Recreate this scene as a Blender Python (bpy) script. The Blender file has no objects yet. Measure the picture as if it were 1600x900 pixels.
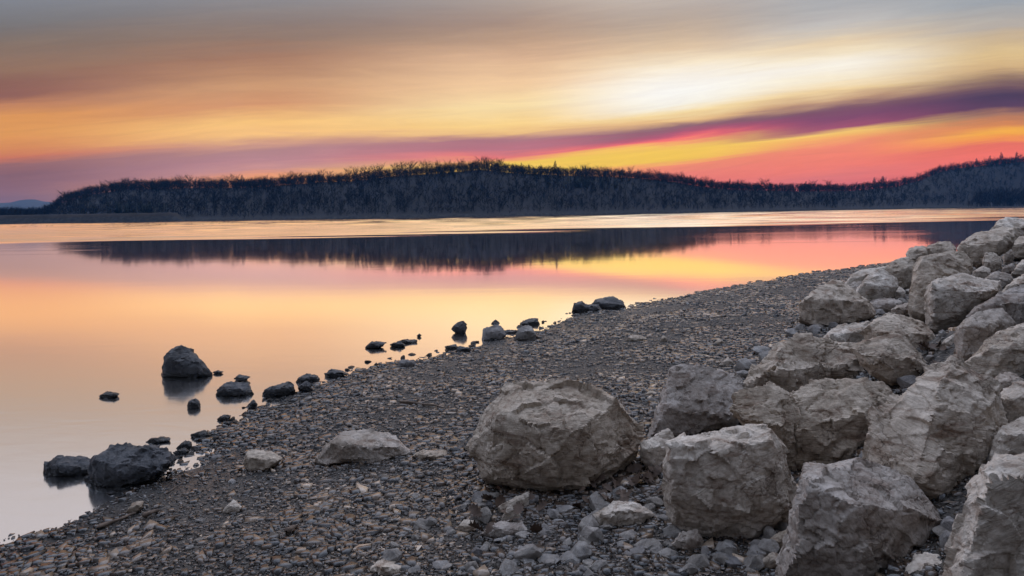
import bpy, bmesh, math, random
import numpy as np
from mathutils import Vector, Matrix

# ------------------------------------------------------------------ camera, sky, sun, exposure
scene = bpy.context.scene
COL = scene.collection
F, H, ROLL, AX, AY = 1067.0, 2.6, 0.0157, 800.0, 332.5     # focal length (px of a 1600 wide frame), eye height, roll, optical axis
cr, sr = math.cos(ROLL), math.sin(ROLL)
cam_data = bpy.data.cameras.new('camera')
cam = bpy.data.objects.new('camera', cam_data)
COL.objects.link(cam)
cam_data.sensor_width = 36.0
cam_data.lens = 36.0 * F / 1600.0
cam_data.shift_y = -(450.0 - AY) / 1600.0
cam_data.clip_start, cam_data.clip_end = 0.05, 20000.0
cam.matrix_world = Matrix(((cr, sr, 0, 0), (0, 0, -1, 0), (-sr, cr, 0, H), (0, 0, 0, 1)))
scene.camera = cam
scene.view_settings.view_transform = 'Standard'
scene.view_settings.look = 'None'
scene.view_settings.gamma = 1.0
scene.view_settings.exposure = 0.0
scene.view_settings.use_curve_mapping = False
scene.cycles.max_bounces = 6
scene.cycles.volume_bounces = 0

SUN_AZ, SUN_EL = math.radians(8.0), math.radians(12.0)      # middle of the broad cloud-diffused glow
SKY_STRENGTH = 1.0
WAVE_SLOPE = 0.135


def lin(c):
    return tuple(((v / 255.0) / 12.92 if v / 255.0 <= 0.04045 else ((v / 255.0 + 0.055) / 1.055) ** 2.4) for v in c) + (1.0,)


class NT:
    """small helper to write node trees as expressions"""
    def __init__(self, tree):
        self.t = tree
        tree.nodes.clear()

    def n(self, kind, **kw):
        nd = self.t.nodes.new(kind)
        for k, v in kw.items():
            setattr(nd, k, v)
        return nd

    def put(self, sock, v):
        if isinstance(v, bpy.types.NodeSocket):
            self.t.links.new(v, sock)
        elif v is not None:
            sock.default_value = v

    def m(self, op, a, b=None, c=None, clamp=False):
        nd = self.n('ShaderNodeMath', operation=op, use_clamp=clamp)
        self.put(nd.inputs[0], a); self.put(nd.inputs[1], b)
        if c is not None:
            self.put(nd.inputs[2], c)
        return nd.outputs[0]

    def mr(self, v, a, b, c=0.0, d=1.0, smooth=False):
        nd = self.n('ShaderNodeMapRange', interpolation_type='SMOOTHSTEP' if smooth else 'LINEAR')
        self.put(nd.inputs[0], v)
        for i, q in enumerate((a, b, c, d)):
            self.put(nd.inputs[1 + i], q)
        return nd.outputs[0]

    def mix(self, f, a, b, blend='MIX'):
        nd = self.n('ShaderNodeMix', data_type='RGBA', blend_type=blend)
        self.put(nd.inputs[0], f); self.put(nd.inputs[6], a); self.put(nd.inputs[7], b)
        return nd.outputs[2]

    def ramp(self, v, stops, interp='LINEAR'):
        nd = self.n('ShaderNodeValToRGB')
        el = nd.color_ramp.elements
        nd.color_ramp.interpolation = interp
        el[0].position, el[0].color = stops[0]
        el[1].position, el[1].color = stops[-1]
        for p, c in stops[1:-1]:
            e = el.new(p); e.color = c
        self.put(nd.inputs[0], v)
        return nd.outputs[0]

    def noise(self, vec, scale=1.0, detail=4.0, rough=0.5, dist=0.0, dims='3D'):
        nd = self.n('ShaderNodeTexNoise', noise_dimensions=dims)
        self.put(nd.inputs['Vector'], vec)
        self.put(nd.inputs['Scale'], scale); self.put(nd.inputs['Detail'], detail)
        self.put(nd.inputs['Roughness'], rough); self.put(nd.inputs['Distortion'], dist)
        return nd.outputs['Fac']

    def xyz(self, x, y, z):
        nd = self.n('ShaderNodeCombineXYZ')
        for i, v in enumerate((x, y, z)):
            self.put(nd.inputs[i], v)
        return nd.outputs[0]

    def sep(self, v):
        nd = self.n('ShaderNodeSeparateXYZ'); self.put(nd.inputs[0], v)
        return nd.outputs


# sky: colour by azimuth stations (s) and by height below a slanting cloud bank (v); rows read from the zenith downwards
SKY_COLS = [
    (0, 252, [(0, 114, 111, 112), (40, 118, 112, 109), (70, 134, 116, 103), (110, 150, 116, 94), (130, 146, 103, 87), (147, 148, 100, 86),
              (167, 198, 134, 92), (190, 228, 156, 84), (210, 230, 158, 84), (235, 222, 142, 82), (250, 212, 122, 86), (262, 160, 109, 102),
              (276, 142, 100, 101), (300, 152, 108, 108), (330, 148, 114, 112)]),
    (400, 222, [(0, 125, 115, 110), (60, 147, 122, 107), (90, 168, 125, 100), (130, 205, 154, 113), (165, 218, 155, 110), (190, 255, 202, 124),
                (208, 253, 198, 126), (222, 214, 158, 132), (235, 186, 137, 135), (250, 194, 141, 143), (262, 208, 149, 142), (270, 234, 158, 124), (278, 252, 168, 104),
                (320, 216, 136, 110)]),
    (800, 212, [(0, 139, 121, 114), (30, 156, 131, 118), (60, 189, 157, 132), (90, 222, 182, 147), (130, 246, 206, 160), (165, 254, 226, 168),
                (195, 254, 214, 138), (208, 246, 198, 132), (219, 180, 123, 130), (230, 196, 121, 130), (241, 242, 128, 119), (249, 253, 172, 104),
                (258, 255, 212, 80), (320, 255, 195, 75)]),
    (1050, 188, [(0, 155, 145, 142), (35, 180, 161, 146), (75, 228, 200, 166), (100, 250, 232, 202), (118, 255, 247, 232), (145, 255, 252, 245),
                 (167, 255, 249, 232), (178, 253, 226, 166), (189, 236, 191, 132), (200, 146, 103, 112), (211, 182, 92, 115), (220, 252, 112, 112),
                 (228, 255, 202, 95), (235, 255, 208, 80), (252, 255, 206, 76), (259, 255, 152, 105), (270, 255, 137, 110), (310, 255, 125, 100)]),
    (1300, 158, [(0, 162, 163, 166), (40, 196, 191, 186), (66, 234, 211, 176), (86, 248, 231, 199), (104, 255, 248, 233), (124, 253, 240, 212),
                 (145, 246, 216, 162), (157, 204, 163, 127), (168, 130, 88, 102), (185, 134, 77, 106), (199, 168, 86, 110), (207, 255, 207, 108),
                 (215, 255, 186, 100), (228, 250, 141, 107), (240, 255, 137, 107), (260, 255, 131, 105), (275, 242, 126, 110), (310, 255, 116, 95)]),
    (1570, 128, [(0, 156, 161, 166), (40, 187, 177, 166), (60, 206, 182, 147), (85, 226, 196, 142), (105, 216, 181, 131), (121, 152, 122, 102),
                 (135, 117, 87, 92), (150, 82, 63, 86), (168, 95, 66, 90), (180, 172, 121, 96), (194, 226, 142, 78), (205, 255, 182, 62),
                 (215, 255, 162, 66), (225, 241, 117, 90), (240, 255, 120, 96), (290, 255, 121, 90)]),
]


def build_world():
    w = bpy.data.worlds.new('World')
    scene.world = w
    w.use_nodes = True
    N = NT(w.node_tree)
    d = N.n('ShaderNodeTexCoord').outputs['Generated']
    x, y, z = N.sep(d)[0:3]
    hyp = N.m('SQRT', N.m('ADD', N.m('MULTIPLY', x, x), N.m('MULTIPLY', y, y)))
    yy = N.m('MAXIMUM', y, N.m('MULTIPLY', hyp, 0.72))
    u = N.m('DIVIDE', x, yy)
    wv = N.m('DIVIDE', z, N.m('MAXIMUM', yy, 0.02))
    s = N.m('MULTIPLY_ADD', u, F, AX)
    hy = N.m('MULTIPLY_ADD', u, -F * ROLL, AY)
    Y = N.m('SUBTRACT', hy, N.m('MULTIPLY', wv, F))
    # slanting height of the cloud bank
    xs = [c[0] for c in SKY_COLS]; bs = [c[1] for c in SKY_COLS]
    b = None
    for i in range(len(xs) - 1):
        t = N.mr(s, float(xs[i]), float(xs[i + 1]), 0.0, float(bs[i + 1] - bs[i]))
        b = N.m('ADD', t, float(bs[0])) if b is None else N.m('ADD', b, t)
    v0 = N.m('SUBTRACT', Y, b)
    # streaks drawn out along the bank
    sv = N.xyz(N.m('MULTIPLY', s, 0.0022), N.m('MULTIPLY', v0, 0.020), 3.7)
    n1 = N.m('SUBTRACT', N.noise(sv, 1.0, 5.0, 0.55, 0.6), 0.5)
    sv2 = N.xyz(N.m('MULTIPLY', s, 0.0042), N.m('MULTIPLY', v0, 0.075), 9.1)
    n2 = N.m('SUBTRACT', N.noise(sv2, 1.0, 5.0, 0.6, 1.0), 0.5)
    v = N.m('ADD', v0, N.m('ADD', N.m('MULTIPLY', n1, 24.0), N.m('MULTIPLY', n2, 20.0)))
    p = N.mr(v, -270.0, 200.0)
    c = None
    for i, (sx, bb, rows) in enumerate(SKY_COLS):
        st = [(min(max((r[0] - bb + 270.0) / 470.0, 0.0), 1.0), lin(r[1:])) for r in rows]
        ci = N.ramp(p, st)
        c = ci if c is None else N.mix(N.mr(s, float(xs[i - 1]), float(sx), 0.0, 1.0, True), c, ci)
    n3 = N.noise(N.xyz(N.m('MULTIPLY', s, 0.0046), N.m('MULTIPLY', v0, 0.055), 21.0), 1.0, 7.0, 0.66, 1.4)
    c = N.mix(1.0, c, N.ramp(n3, [(0.2, (0.92, 0.90, 0.92, 1)), (0.8, (1.08, 1.09, 1.08, 1))]), 'MULTIPLY')
    # dusk sky overhead and behind: the pale blue-grey the stones and the near water mirror
    sky = N.n('ShaderNodeTexSky', sky_type='NISHITA', sun_disc=False)
    sky.sun_elevation = SUN_EL
    sky.sun_rotation = SUN_AZ
    sky.altitude = 200.0
    nish = N.mix(1.0, sky.outputs[0], (0.05, 0.05, 0.05, 1), 'MULTIPLY')
    n4 = N.noise(d, 2.2, 5.0, 0.55, 0.4)
    pale = N.ramp(n4, [(0.25, (1.12, 1.32, 1.78, 1)), (0.75, (1.32, 1.50, 1.92, 1))])
    pale = N.mix(N.mr(y, 0.22, -0.50, 0.0, 0.92, True), pale, (0.075, 0.075, 0.09, 1))       # darker away from the sunset
    pale = N.mix(N.mr(z, 0.38, 0.64, 0.0, 1.0, True), (0.20, 0.20, 0.235, 1), pale)
    upper = N.mix(1.0, pale, nish, 'ADD')
    up = N.mr(wv, 0.25, 0.44, 0.0, 1.0, True)
    c = N.mix(up, c, upper)
    # away from the glow, round the sides and at the back
    cosaz = N.m('DIVIDE', y, N.m('MAXIMUM', hyp, 0.001))
    back = N.mr(cosaz, 0.72, 0.0, 0.0, 1.0, True)
    rear = N.mix(N.mr(z, 0.0, 0.75, 0.0, 1.0, True), (0.095, 0.076, 0.064, 1), upper)
    c = N.mix(back, c, rear)
    bg = N.n('ShaderNodeBackground')
    N.put(bg.inputs[0], c); bg.inputs[1].default_value = SKY_STRENGTH
    out = N.n('ShaderNodeOutputWorld')
    N.t.links.new(bg.outputs[0], out.inputs[0])
    w.cycles.sampling_method = 'MANUAL'
    w.cycles.sample_map_resolution = 1024


build_world()

sun_data = bpy.data.lights.new('sun', 'SUN')
sun = bpy.data.objects.new('sun', sun_data)
COL.objects.link(sun)
sun_data.energy = 0.6
sun_data.angle = math.radians(104.0)      # no disc: the light comes through the whole cloud sheet
sun_data.color = (1.0, 0.68, 0.42)
sd = Vector((math.sin(SUN_AZ) * math.cos(SUN_EL), math.cos(SUN_AZ) * math.cos(SUN_EL), math.sin(SUN_EL)))
sun.rotation_euler = sd.to_track_quat('Z', 'Y').to_euler()

# ------------------------------------------------------------------ helpers
rng = np.random.default_rng(7)
random.seed(7)


def tag(o, label=None, cat=None, group=None, kind=None):
    if label: o['label'] = label
    if cat: o['category'] = cat
    if group: o['group'] = group
    if kind: o['kind'] = kind
    return o


_ONES = 'first second third fourth fifth sixth seventh eighth ninth tenth eleventh twelfth thirteenth fourteenth fifteenth sixteenth seventeenth eighteenth nineteenth'.split()
_TENS = {20: ('twentieth', 'twenty'), 30: ('thirtieth', 'thirty'), 40: ('fortieth', 'forty')}


def nth(i):
    """1 -> first"""
    if i < 20: return _ONES[i - 1]
    t, u = i // 10 * 10, i % 10
    return _TENS[t][0] if u == 0 else _TENS[t][1] + '-' + _ONES[u - 1]


def mesh_np(name, V, faces, mats=None, attrs=None, smooth=False):
    """faces: list of int arrays (n,k)"""
    me = bpy.data.meshes.new(name)
    V = np.asarray(V, dtype=np.float32)
    tot = np.concatenate([np.full(len(f), f.shape[1], dtype=np.int32) for f in faces])
    idx = np.concatenate([f.reshape(-1) for f in faces]).astype(np.int32)
    me.vertices.add(len(V)); me.vertices.foreach_set('co', V.reshape(-1))
    me.loops.add(len(idx)); me.loops.foreach_set('vertex_index', idx)
    me.polygons.add(len(tot))
    me.polygons.foreach_set('loop_start', np.concatenate([[0], np.cumsum(tot)[:-1]]).astype(np.int32))
    me.polygons.foreach_set('loop_total', tot)
    if smooth:
        me.polygons.foreach_set('use_smooth', np.ones(len(tot), dtype=bool))
    for m_ in (mats or []):
        me.materials.append(m_)
    me.update(calc_edges=True)
    for k, a in (attrs or {}).items():
        at = me.attributes.new(k, 'FLOAT', 'POINT')
        at.data.foreach_set('value', np.asarray(a, dtype=np.float32))
    return me


def link(name, me, parent=None):
    o = bpy.data.objects.new(name, me)
    COL.objects.link(o)
    if parent: o.parent = parent
    return o


def ray(px, py):
    cx, cy = (px - AX) / F, (AY - py) / F
    return cx * cr + cy * sr, -cx * sr + cy * cr


def at(px, py, Y):
    a, b = ray(px, py)
    return np.array((a * Y, Y, H + b * Y))


def horizon(px):
    return AY - (px - AX) * ROLL


# vectorised gradient noise
_perm = np.random.default_rng(3).permutation(256)
_perm = np.concatenate([_perm, _perm, _perm])
_g = np.random.default_rng(4).normal(size=(256, 3)); _g /= np.linalg.norm(_g, axis=1)[:, None]


def perlin(P):
    P = np.asarray(P, dtype=np.float64)
    i = np.floor(P).astype(np.int64); f = P - i
    i &= 255
    w = f * f * f * (f * (f * 6 - 15) + 10)
    r = 0.0
    for dx in (0, 1):
        wx = w[:, 0] if dx else 1 - w[:, 0]
        for dy in (0, 1):
            wy = w[:, 1] if dy else 1 - w[:, 1]
            for dz in (0, 1):
                wz = w[:, 2] if dz else 1 - w[:, 2]
                h = _perm[_perm[_perm[(i[:, 0] + dx) & 255] + ((i[:, 1] + dy) & 255)] + ((i[:, 2] + dz) & 255)]
                g = _g[h]
                r = r + wx * wy * wz * (g[:, 0] * (f[:, 0] - dx) + g[:, 1] * (f[:, 1] - dy) + g[:, 2] * (f[:, 2] - dz))
    return r * 1.5


def fbm(P, octv=4, gain=0.5):
    a, s, r = 1.0, 1.0, 0.0
    for k in range(octv):
        r = r + a * perlin(P * s + 17.3 * k)
        a *= gain; s *= 2.03
    return r


# ------------------------------------------------------------------ materials
def new_mat(name):
    m = bpy.data.materials.new(name)
    m.use_nodes = True
    N = NT(m.node_tree)
    bs = N.n('ShaderNodeBsdfPrincipled')
    out = N.n('ShaderNodeOutputMaterial')
    N.t.links.new(bs.outputs[0], out.inputs[0])
    return m, N, bs


def bump(N, bs, height, strength=0.5, dist=0.02):
    b = N.n('ShaderNodeBump'); b.inputs['Strength'].default_value = strength; b.inputs['Distance'].default_value = dist
    N.put(b.inputs['Height'], height)
    N.t.links.new(b.outputs[0], bs.inputs['Normal'])


def rock_material(name, pale, mid, stain, stain_amt=0.5, seed=0.0, wet=False):
    m, N, bs = new_mat(name)
    tc = N.n('ShaderNodeTexCoord').outputs['Object']
    oi = N.n('ShaderNodeObjectInfo')
    off = N.n('ShaderNodeVectorMath', operation='ADD')
    N.put(off.inputs[0], tc); N.put(off.inputs[1], N.xyz(N.m('MULTIPLY', oi.outputs['Random'], 37.0), seed, N.m('MULTIPLY', oi.outputs['Random'], 11.0)))
    p = off.outputs[0]
    n1 = N.noise(p, 2.2, 8.0, 0.62, 0.5)
    c = N.ramp(n1, [(0.34, mid), (0.50, tuple(0.5 * (a + b) for a, b in zip(pale, mid))), (0.66, pale)])
    # rusty bedding streaks and stains
    px, py, pz = N.sep(p)[0:3]
    st = N.noise(N.xyz(N.m('MULTIPLY', px, 2.0), N.m('MULTIPLY', py, 2.0), N.m('MULTIPLY', pz, 6.0)), 1.6, 7.0, 0.68, 1.4)
    c = N.mix(N.m('MULTIPLY', N.mr(st, 0.50, 0.70), stain_amt), c, stain)
    fine = N.noise(p, 34.0, 6.0, 0.7)
    c = N.mix(1.0, c, N.ramp(fine, [(0.3, (0.68, 0.64, 0.61, 1)), (0.5, (1.0, 1.0, 1.0, 1)), (0.72, (1.22, 1.22, 1.24, 1))]), 'MULTIPLY')
    # narrow dark cracks
    vo = N.n('ShaderNodeTexVoronoi', feature='DISTANCE_TO_EDGE')
    warp = N.n('ShaderNodeVectorMath', operation='ADD')
    nz = N.n('ShaderNodeTexNoise'); N.put(nz.inputs['Vector'], p); nz.inputs['Scale'].default_value = 3.5; nz.inputs['Detail'].default_value = 5.0
    sc = N.n('ShaderNodeVectorMath', operation='SCALE'); N.put(sc.inputs[0], nz.outputs['Color']); sc.inputs['Scale'].default_value = 0.6
    N.put(warp.inputs[0], p); N.put(warp.inputs[1], sc.outputs[0])
    N.put(vo.inputs['Vector'], warp.outputs[0]); vo.inputs['Scale'].default_value = 2.6
    crack = N.mr(vo.outputs['Distance'], 0.0, 0.018)
    gate = N.mr(N.noise(p, 1.7, 2.0), 0.48, 0.58)
    crack = N.m('MAXIMUM', crack, N.m('SUBTRACT', 1.0, gate))
    c = N.mix(1.0, c, N.ramp(crack, [(0.0, (0.45, 0.42, 0.40, 1)), (1.0, (1, 1, 1, 1))]), 'MULTIPLY')
    tint = N.ramp(oi.outputs['Random'], [(0.0, (0.66, 0.65, 0.67, 1)), (0.3, (1.05, 1.0, 0.95, 1)), (0.55, (0.80, 0.74, 0.67, 1)), (0.8, (1.14, 1.13, 1.12, 1)), (1.0, (0.90, 0.86, 0.82, 1))])
    c = N.mix(1.0, c, tint, 'MULTIPLY')
    rough = 0.82
    if wet:   # stones that stand in the lake: soaked up to a hand above the water line
        geo = N.n('ShaderNodeNewGeometry')
        gz = N.sep(geo.outputs['Position'])[2]
        wn = N.m('MULTIPLY_ADD', N.noise(p, 6.0, 3.0), 0.12, -0.01)
        dry = N.mr(N.m('SUBTRACT', gz, wn), 0.0, 0.05, 0.0, 1.0, True)
        c = N.mix(dry, N.mix(1.0, c, (0.22, 0.21, 0.21, 1), 'MULTIPLY'), c)
        rough = N.mr(dry, 0.0, 1.0, 0.20, 0.46)
    N.put(bs.inputs['Base Color'], c)
    N.put(bs.inputs['Roughness'], rough)
    bs.inputs['Specular IOR Level'].default_value = 0.35
    rot = N.n('ShaderNodeVectorRotate', rotation_type='AXIS_ANGLE')      # bedding lies differently in every block
    N.put(rot.inputs['Vector'], p); rot.inputs['Axis'].default_value = (0.75, 0.6, 0.28)
    N.put(rot.inputs['Angle'], N.m('MULTIPLY_ADD', oi.outputs['Random'], 2.4, -1.2))
    qx, qy, qz = N.sep(rot.outputs[0])[0:3]
    b1 = N.noise(p, 15.0, 9.0, 0.70, 0.3)
    b2 = N.noise(N.xyz(N.m('MULTIPLY', qx, 5.0), N.m('MULTIPLY', qy, 7.0), N.m('MULTIPLY', qz, 34.0)), 1.0, 6.0, 0.66, 1.2)
    hgt = N.m('ADD', N.m('ADD', N.m('MULTIPLY', b1, 0.8), N.m('MULTIPLY', b2, 0.75)), N.m('MULTIPLY', crack, 0.15))
    bump(N, bs, hgt, 0.7, 0.04)
    return m


ROCK = rock_material('limestone', (0.70, 0.63, 0.55, 1), (0.34, 0.282, 0.225, 1), (0.165, 0.095, 0.056, 1), 0.95)
SLATE = rock_material('wet_shore_stone', (0.070, 0.074, 0.086, 1), (0.024, 0.026, 0.032, 1), (0.05, 0.038, 0.030, 1), 0.45, 5.0, wet=True)
COBBLE = rock_material('shale_cobble', (0.44, 0.42, 0.40, 1), (0.17, 0.16, 0.155, 1), (0.24, 0.18, 0.13, 1), 0.35, 9.0)


def wetness(N, lo=0.02, hi=0.13):
    geo = N.n('ShaderNodeNewGeometry')
    gz = N.sep(geo.outputs['Position'])[2]
    n = N.m('MULTIPLY', N.noise(geo.outputs['Position'], 1.3, 3.0), 0.05)
    return N.mr(N.m('SUBTRACT', gz, n), lo - 0.03, hi - 0.02, 1.0, 0.0, True), geo.outputs['Position']


def chip_material():
    m, N, bs = new_mat('shale_chips')
    at_ = N.n('ShaderNodeAttribute', attribute_name='tint').outputs['Fac']
    c = N.ramp(at_, [(0.0, (0.012, 0.009, 0.008, 1)), (0.25, (0.030, 0.022, 0.017, 1)), (0.5, (0.082, 0.051, 0.032, 1)),
                     (0.68, (0.066, 0.052, 0.043, 1)), (0.84, (0.19, 0.128, 0.084, 1)), (1.0, (0.48, 0.36, 0.26, 1))])
    wet, P = wetness(N)
    f = N.noise(P, 60.0, 4.0, 0.6)
    c = N.mix(1.0, c, N.ramp(f, [(0.3, (0.75, 0.75, 0.75, 1)), (0.7, (1.2, 1.2, 1.2, 1))]), 'MULTIPLY')
    c = N.mix(wet, c, N.mix(1.0, c, (0.28, 0.27, 0.28, 1), 'MULTIPLY'))
    N.put(bs.inputs['Base Color'], c)
    N.put(bs.inputs['Roughness'], N.mr(wet, 0.0, 1.0, 0.27, 0.14))
    bs.inputs['Specular IOR Level'].default_value = 0.8
    bump(N, bs, N.noise(P, 45.0, 4.0, 0.6), 0.35, 0.01)
    return m


def beach_material():
    m, N, bs = new_mat('shingle_bed')
    wet, P = wetness(N)
    vo = N.n('ShaderNodeTexVoronoi', feature='F1'); N.put(vo.inputs['Vector'], P); vo.inputs['Scale'].default_value = 38.0
    big = N.noise(P, 0.7, 4.0, 0.6)
    c = N.ramp(N.sep(vo.outputs['Color'])[0], [(0.0, (0.018, 0.015, 0.014, 1)), (0.5, (0.045, 0.037, 0.031, 1)), (0.85, (0.085, 0.072, 0.060, 1)), (1.0, (0.17, 0.15, 0.13, 1))])
    c = N.mix(1.0, c, N.ramp(big, [(0.3, (0.75, 0.74, 0.74, 1)), (0.7, (1.15, 1.12, 1.08, 1))]), 'MULTIPLY')
    c = N.mix(wet, c, N.mix(1.0, c, (0.4, 0.4, 0.42, 1), 'MULTIPLY'))
    N.put(bs.inputs['Base Color'], c)
    N.put(bs.inputs['Roughness'], N.mr(wet, 0.0, 1.0, 0.75, 0.3))
    h = N.m('ADD', N.m('MULTIPLY', vo.outputs['Distance'], -1.0), N.m('MULTIPLY', N.noise(P, 30.0, 5.0, 0.65), 0.8))
    bump(N, bs, h, 0.9, 0.03)
    return m


def water_material():
    m, N, bs = new_mat('lake_water')
    P = N.n('ShaderNodeNewGeometry').outputs['Position']
    x, y, z = N.sep(P)[0:3]
    bs.inputs['Metallic'].default_value = 0.0
    bs.inputs['Base Color'].default_value = (0.035, 0.040, 0.045, 1)
    bs.inputs['IOR'].default_value = 1.33
    # ripples
    ny = N.noise(N.xyz(N.m('MULTIPLY', x, 1.1), N.m('MULTIPLY', y, 3.2), 0.0), 1.0, 3.0, 0.5, 0.5)
    nf = N.noise(N.xyz(N.m('MULTIPLY', x, 0.20), N.m('MULTIPLY', y, 0.9), 4.0), 1.0, 3.0, 0.55, 0.3)
    hgt = N.m('ADD', N.m('MULTIPLY', ny, N.mr(y, 7.0, 16.0, 0.0024, 0.0002)), N.m('MULTIPLY', nf, 0.0015))
    b = N.n('ShaderNodeBump'); b.inputs['Strength'].default_value = 1.0; b.inputs['Distance'].default_value = 1.0
    N.put(b.inputs['Height'], hgt)
    gl = N.n('ShaderNodeBsdfGlossy', distribution='MULTI_GGX')
    gl.inputs['Color'].default_value = (0.97, 0.96, 0.96, 1)
    N.put(gl.inputs['Roughness'], N.m('ADD', 0.03, N.mr(y, 5.0, 30.0, 0.10, 0.01)))
    N.t.links.new(b.outputs[0], gl.inputs['Normal'])
    lw = N.n('ShaderNodeFresnel'); lw.inputs['IOR'].default_value = 2.6
    fac = N.m('MAXIMUM', N.mr(lw.outputs[0], 0.15, 0.55, 0.84, 0.98), 0.0)
    mx = N.n('ShaderNodeMixShader')
    N.put(mx.inputs[0], fac)
    N.t.links.new(bs.outputs[0], mx.inputs[1]); N.t.links.new(gl.outputs[0], mx.inputs[2])
    out = [n for n in N.t.nodes if n.type == 'OUTPUT_MATERIAL'][0]
    N.t.links.new(mx.outputs[0], out.inputs[0])
    bs.inputs['Roughness'].default_value = 0.4
    return m


def plain(name, rows, scale=3.0, rough=0.85, attr=None, detail=5.0):
    m, N, bs = new_mat(name)
    P = N.n('ShaderNodeNewGeometry').outputs['Position']
    if attr:
        v = N.n('ShaderNodeAttribute', attribute_name=attr).outputs['Fac']
    else:
        v = N.noise(P, scale, detail, 0.6)
    N.put(bs.inputs['Base Color'], N.ramp(v, rows))
    bs.inputs['Roughness'].default_value = rough
    bs.inputs['Specular IOR Level'].default_value = 0.2
    return m


CHIP, BEACH, WATER = chip_material(), beach_material(), water_material()
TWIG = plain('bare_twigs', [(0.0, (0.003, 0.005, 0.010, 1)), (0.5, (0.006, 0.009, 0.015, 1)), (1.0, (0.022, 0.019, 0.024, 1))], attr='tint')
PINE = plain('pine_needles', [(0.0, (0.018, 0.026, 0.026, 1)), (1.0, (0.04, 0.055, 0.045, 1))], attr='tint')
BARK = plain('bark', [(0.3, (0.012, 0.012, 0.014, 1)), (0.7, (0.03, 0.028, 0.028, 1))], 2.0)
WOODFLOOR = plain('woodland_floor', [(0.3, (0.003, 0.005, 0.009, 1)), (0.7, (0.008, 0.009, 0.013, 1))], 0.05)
FARSTONE = plain('far_shore_stones', [(0.3, (0.012, 0.014, 0.017, 1)), (0.7, (0.055, 0.052, 0.052, 1))], 0.4)
DAMGRASS = plain('dam_grass', [(0.3, (0.02, 0.018, 0.017, 1)), (0.7, (0.055, 0.042, 0.036, 1))], 0.12)
LEAF = plain('dead_oak_leaf', [(0.3, (0.05, 0.032, 0.024, 1)), (0.7, (0.13, 0.088, 0.064, 1))], 14.0, 0.6)
DRIFT = plain('driftwood', [(0.3, (0.07, 0.05, 0.04, 1)), (0.7, (0.19, 0.14, 0.105, 1))], 18.0, 0.8)
BIRDMAT = plain('waterfowl_plumage', [(0.3, (0.02, 0.02, 0.022, 1)), (0.7, (0.06, 0.055, 0.05, 1))], 3.0)
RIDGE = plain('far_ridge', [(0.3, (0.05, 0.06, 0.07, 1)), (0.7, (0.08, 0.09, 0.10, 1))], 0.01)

# ------------------------------------------------------------------ terrain: beach, stone bank, lake
SHORE_PX = [(0, 855), (150, 800), (250, 748), (330, 694), (400, 645), (480, 607), (560, 580), (650, 563), (750, 541), (850, 513), (900, 494),
            (980, 480), (1100, 456), (1250, 429), (1400, 409)]
shore = [(-30.0, -60.0), (-14.0, -20.0), (-7.0, -4.0), (-5.0, 2.5)]
for px_, py_ in SHORE_PX:
    a_, b_ = ray(px_, py_)
    Y_ = -H / b_
    shore.append((a_ * Y_, Y_))
shore += [(28.0, 39.0), (45.0, 43.0), (80.0, 46.0), (200.0, 50.0)]
SH = np.array(shore)


def shore_dist(X, Y):
    """signed distance from the water's edge, positive on land (right of the line)"""
    X = np.asarray(X, float); Y = np.asarray(Y, float)
    best = np.full(X.shape, 1e9); sign = np.ones(X.shape)
    for (x0, y0), (x1, y1) in zip(SH[:-1], SH[1:]):
        dx, dy = x1 - x0, y1 - y0
        t = np.clip(((X - x0) * dx + (Y - y0) * dy) / (dx * dx + dy * dy), 0, 1)
        ex, ey = X - (x0 + t * dx), Y - (y0 + t * dy)
        dd = np.hypot(ex, ey)
        sg = np.where(dx * (Y - y0) - dy * (X - x0) > 0, -1.0, 1.0)
        k = dd < best - 1e-9
        best = np.where(k, dd, best); sign = np.where(k, sg, sign)
    return best * sign


TOE, BANK = 5.6, 0.42


def toe(Y):
    return TOE + np.clip((np.asarray(Y, float) - 4.0) * 0.28, 0, 2.2)


def ground(X, Y, d=None):
    X = np.asarray(X, float); Y = np.asarray(Y, float)
    if d is None:
        d = shore_dist(X, Y)
    z = np.where(d > 0, 0.075 * d, 0.11 * d)
    t = np.clip(d - toe(Y), 0, 3.6)
    z = z + BANK * t * np.clip(t / 0.6, 0, 1)
    z = np.maximum(z, -2.5)
    P = np.stack([X.ravel(), Y.ravel(), np.zeros(X.size)], 1)
    z = z + 0.035 * perlin(P * 0.9).reshape(X.shape) + 0.018 * perlin(P * 2.7 + 5).reshape(X.shape)
    return z


def ground_hit(px, py, lo=1.6, hi=60.0):
    a, b = ray(px, py)
    Y = np.geomspace(lo, hi, 1500)
    g = np.maximum(ground(a * Y, Y), 0.0)
    below = np.nonzero(H + b * Y < g)[0]
    return float(Y[below[0]]) if len(below) else hi


ang = np.radians(np.concatenate([np.linspace(-180, -46, 40), np.linspace(-45, 45, 330), np.linspace(46, 179, 40)]))
rad = np.concatenate([[0.0], np.geomspace(0.5, 160.0, 210)])
A_, R_ = np.meshgrid(ang, rad, indexing='ij')
GX, GY = np.sin(A_) * R_, np.cos(A_) * R_
GZ = ground(GX, GY)
na, nr = A_.shape
ii = np.arange(na); jj = np.arange(nr - 1)
I, J = np.meshgrid(ii, jj, indexing='ij')
I2 = (I + 1) % na
quads = np.stack([I * nr + J, I * nr + J + 1, I2 * nr + J + 1, I2 * nr + J], -1).reshape(-1, 4)
beach = link('beach', mesh_np('beach', np.stack([GX, GY, GZ], -1).reshape(-1, 3), [quads], [BEACH], smooth=True))
tag(beach, 'sloping dark shingle beach below the stone bank', kind='structure')

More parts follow.
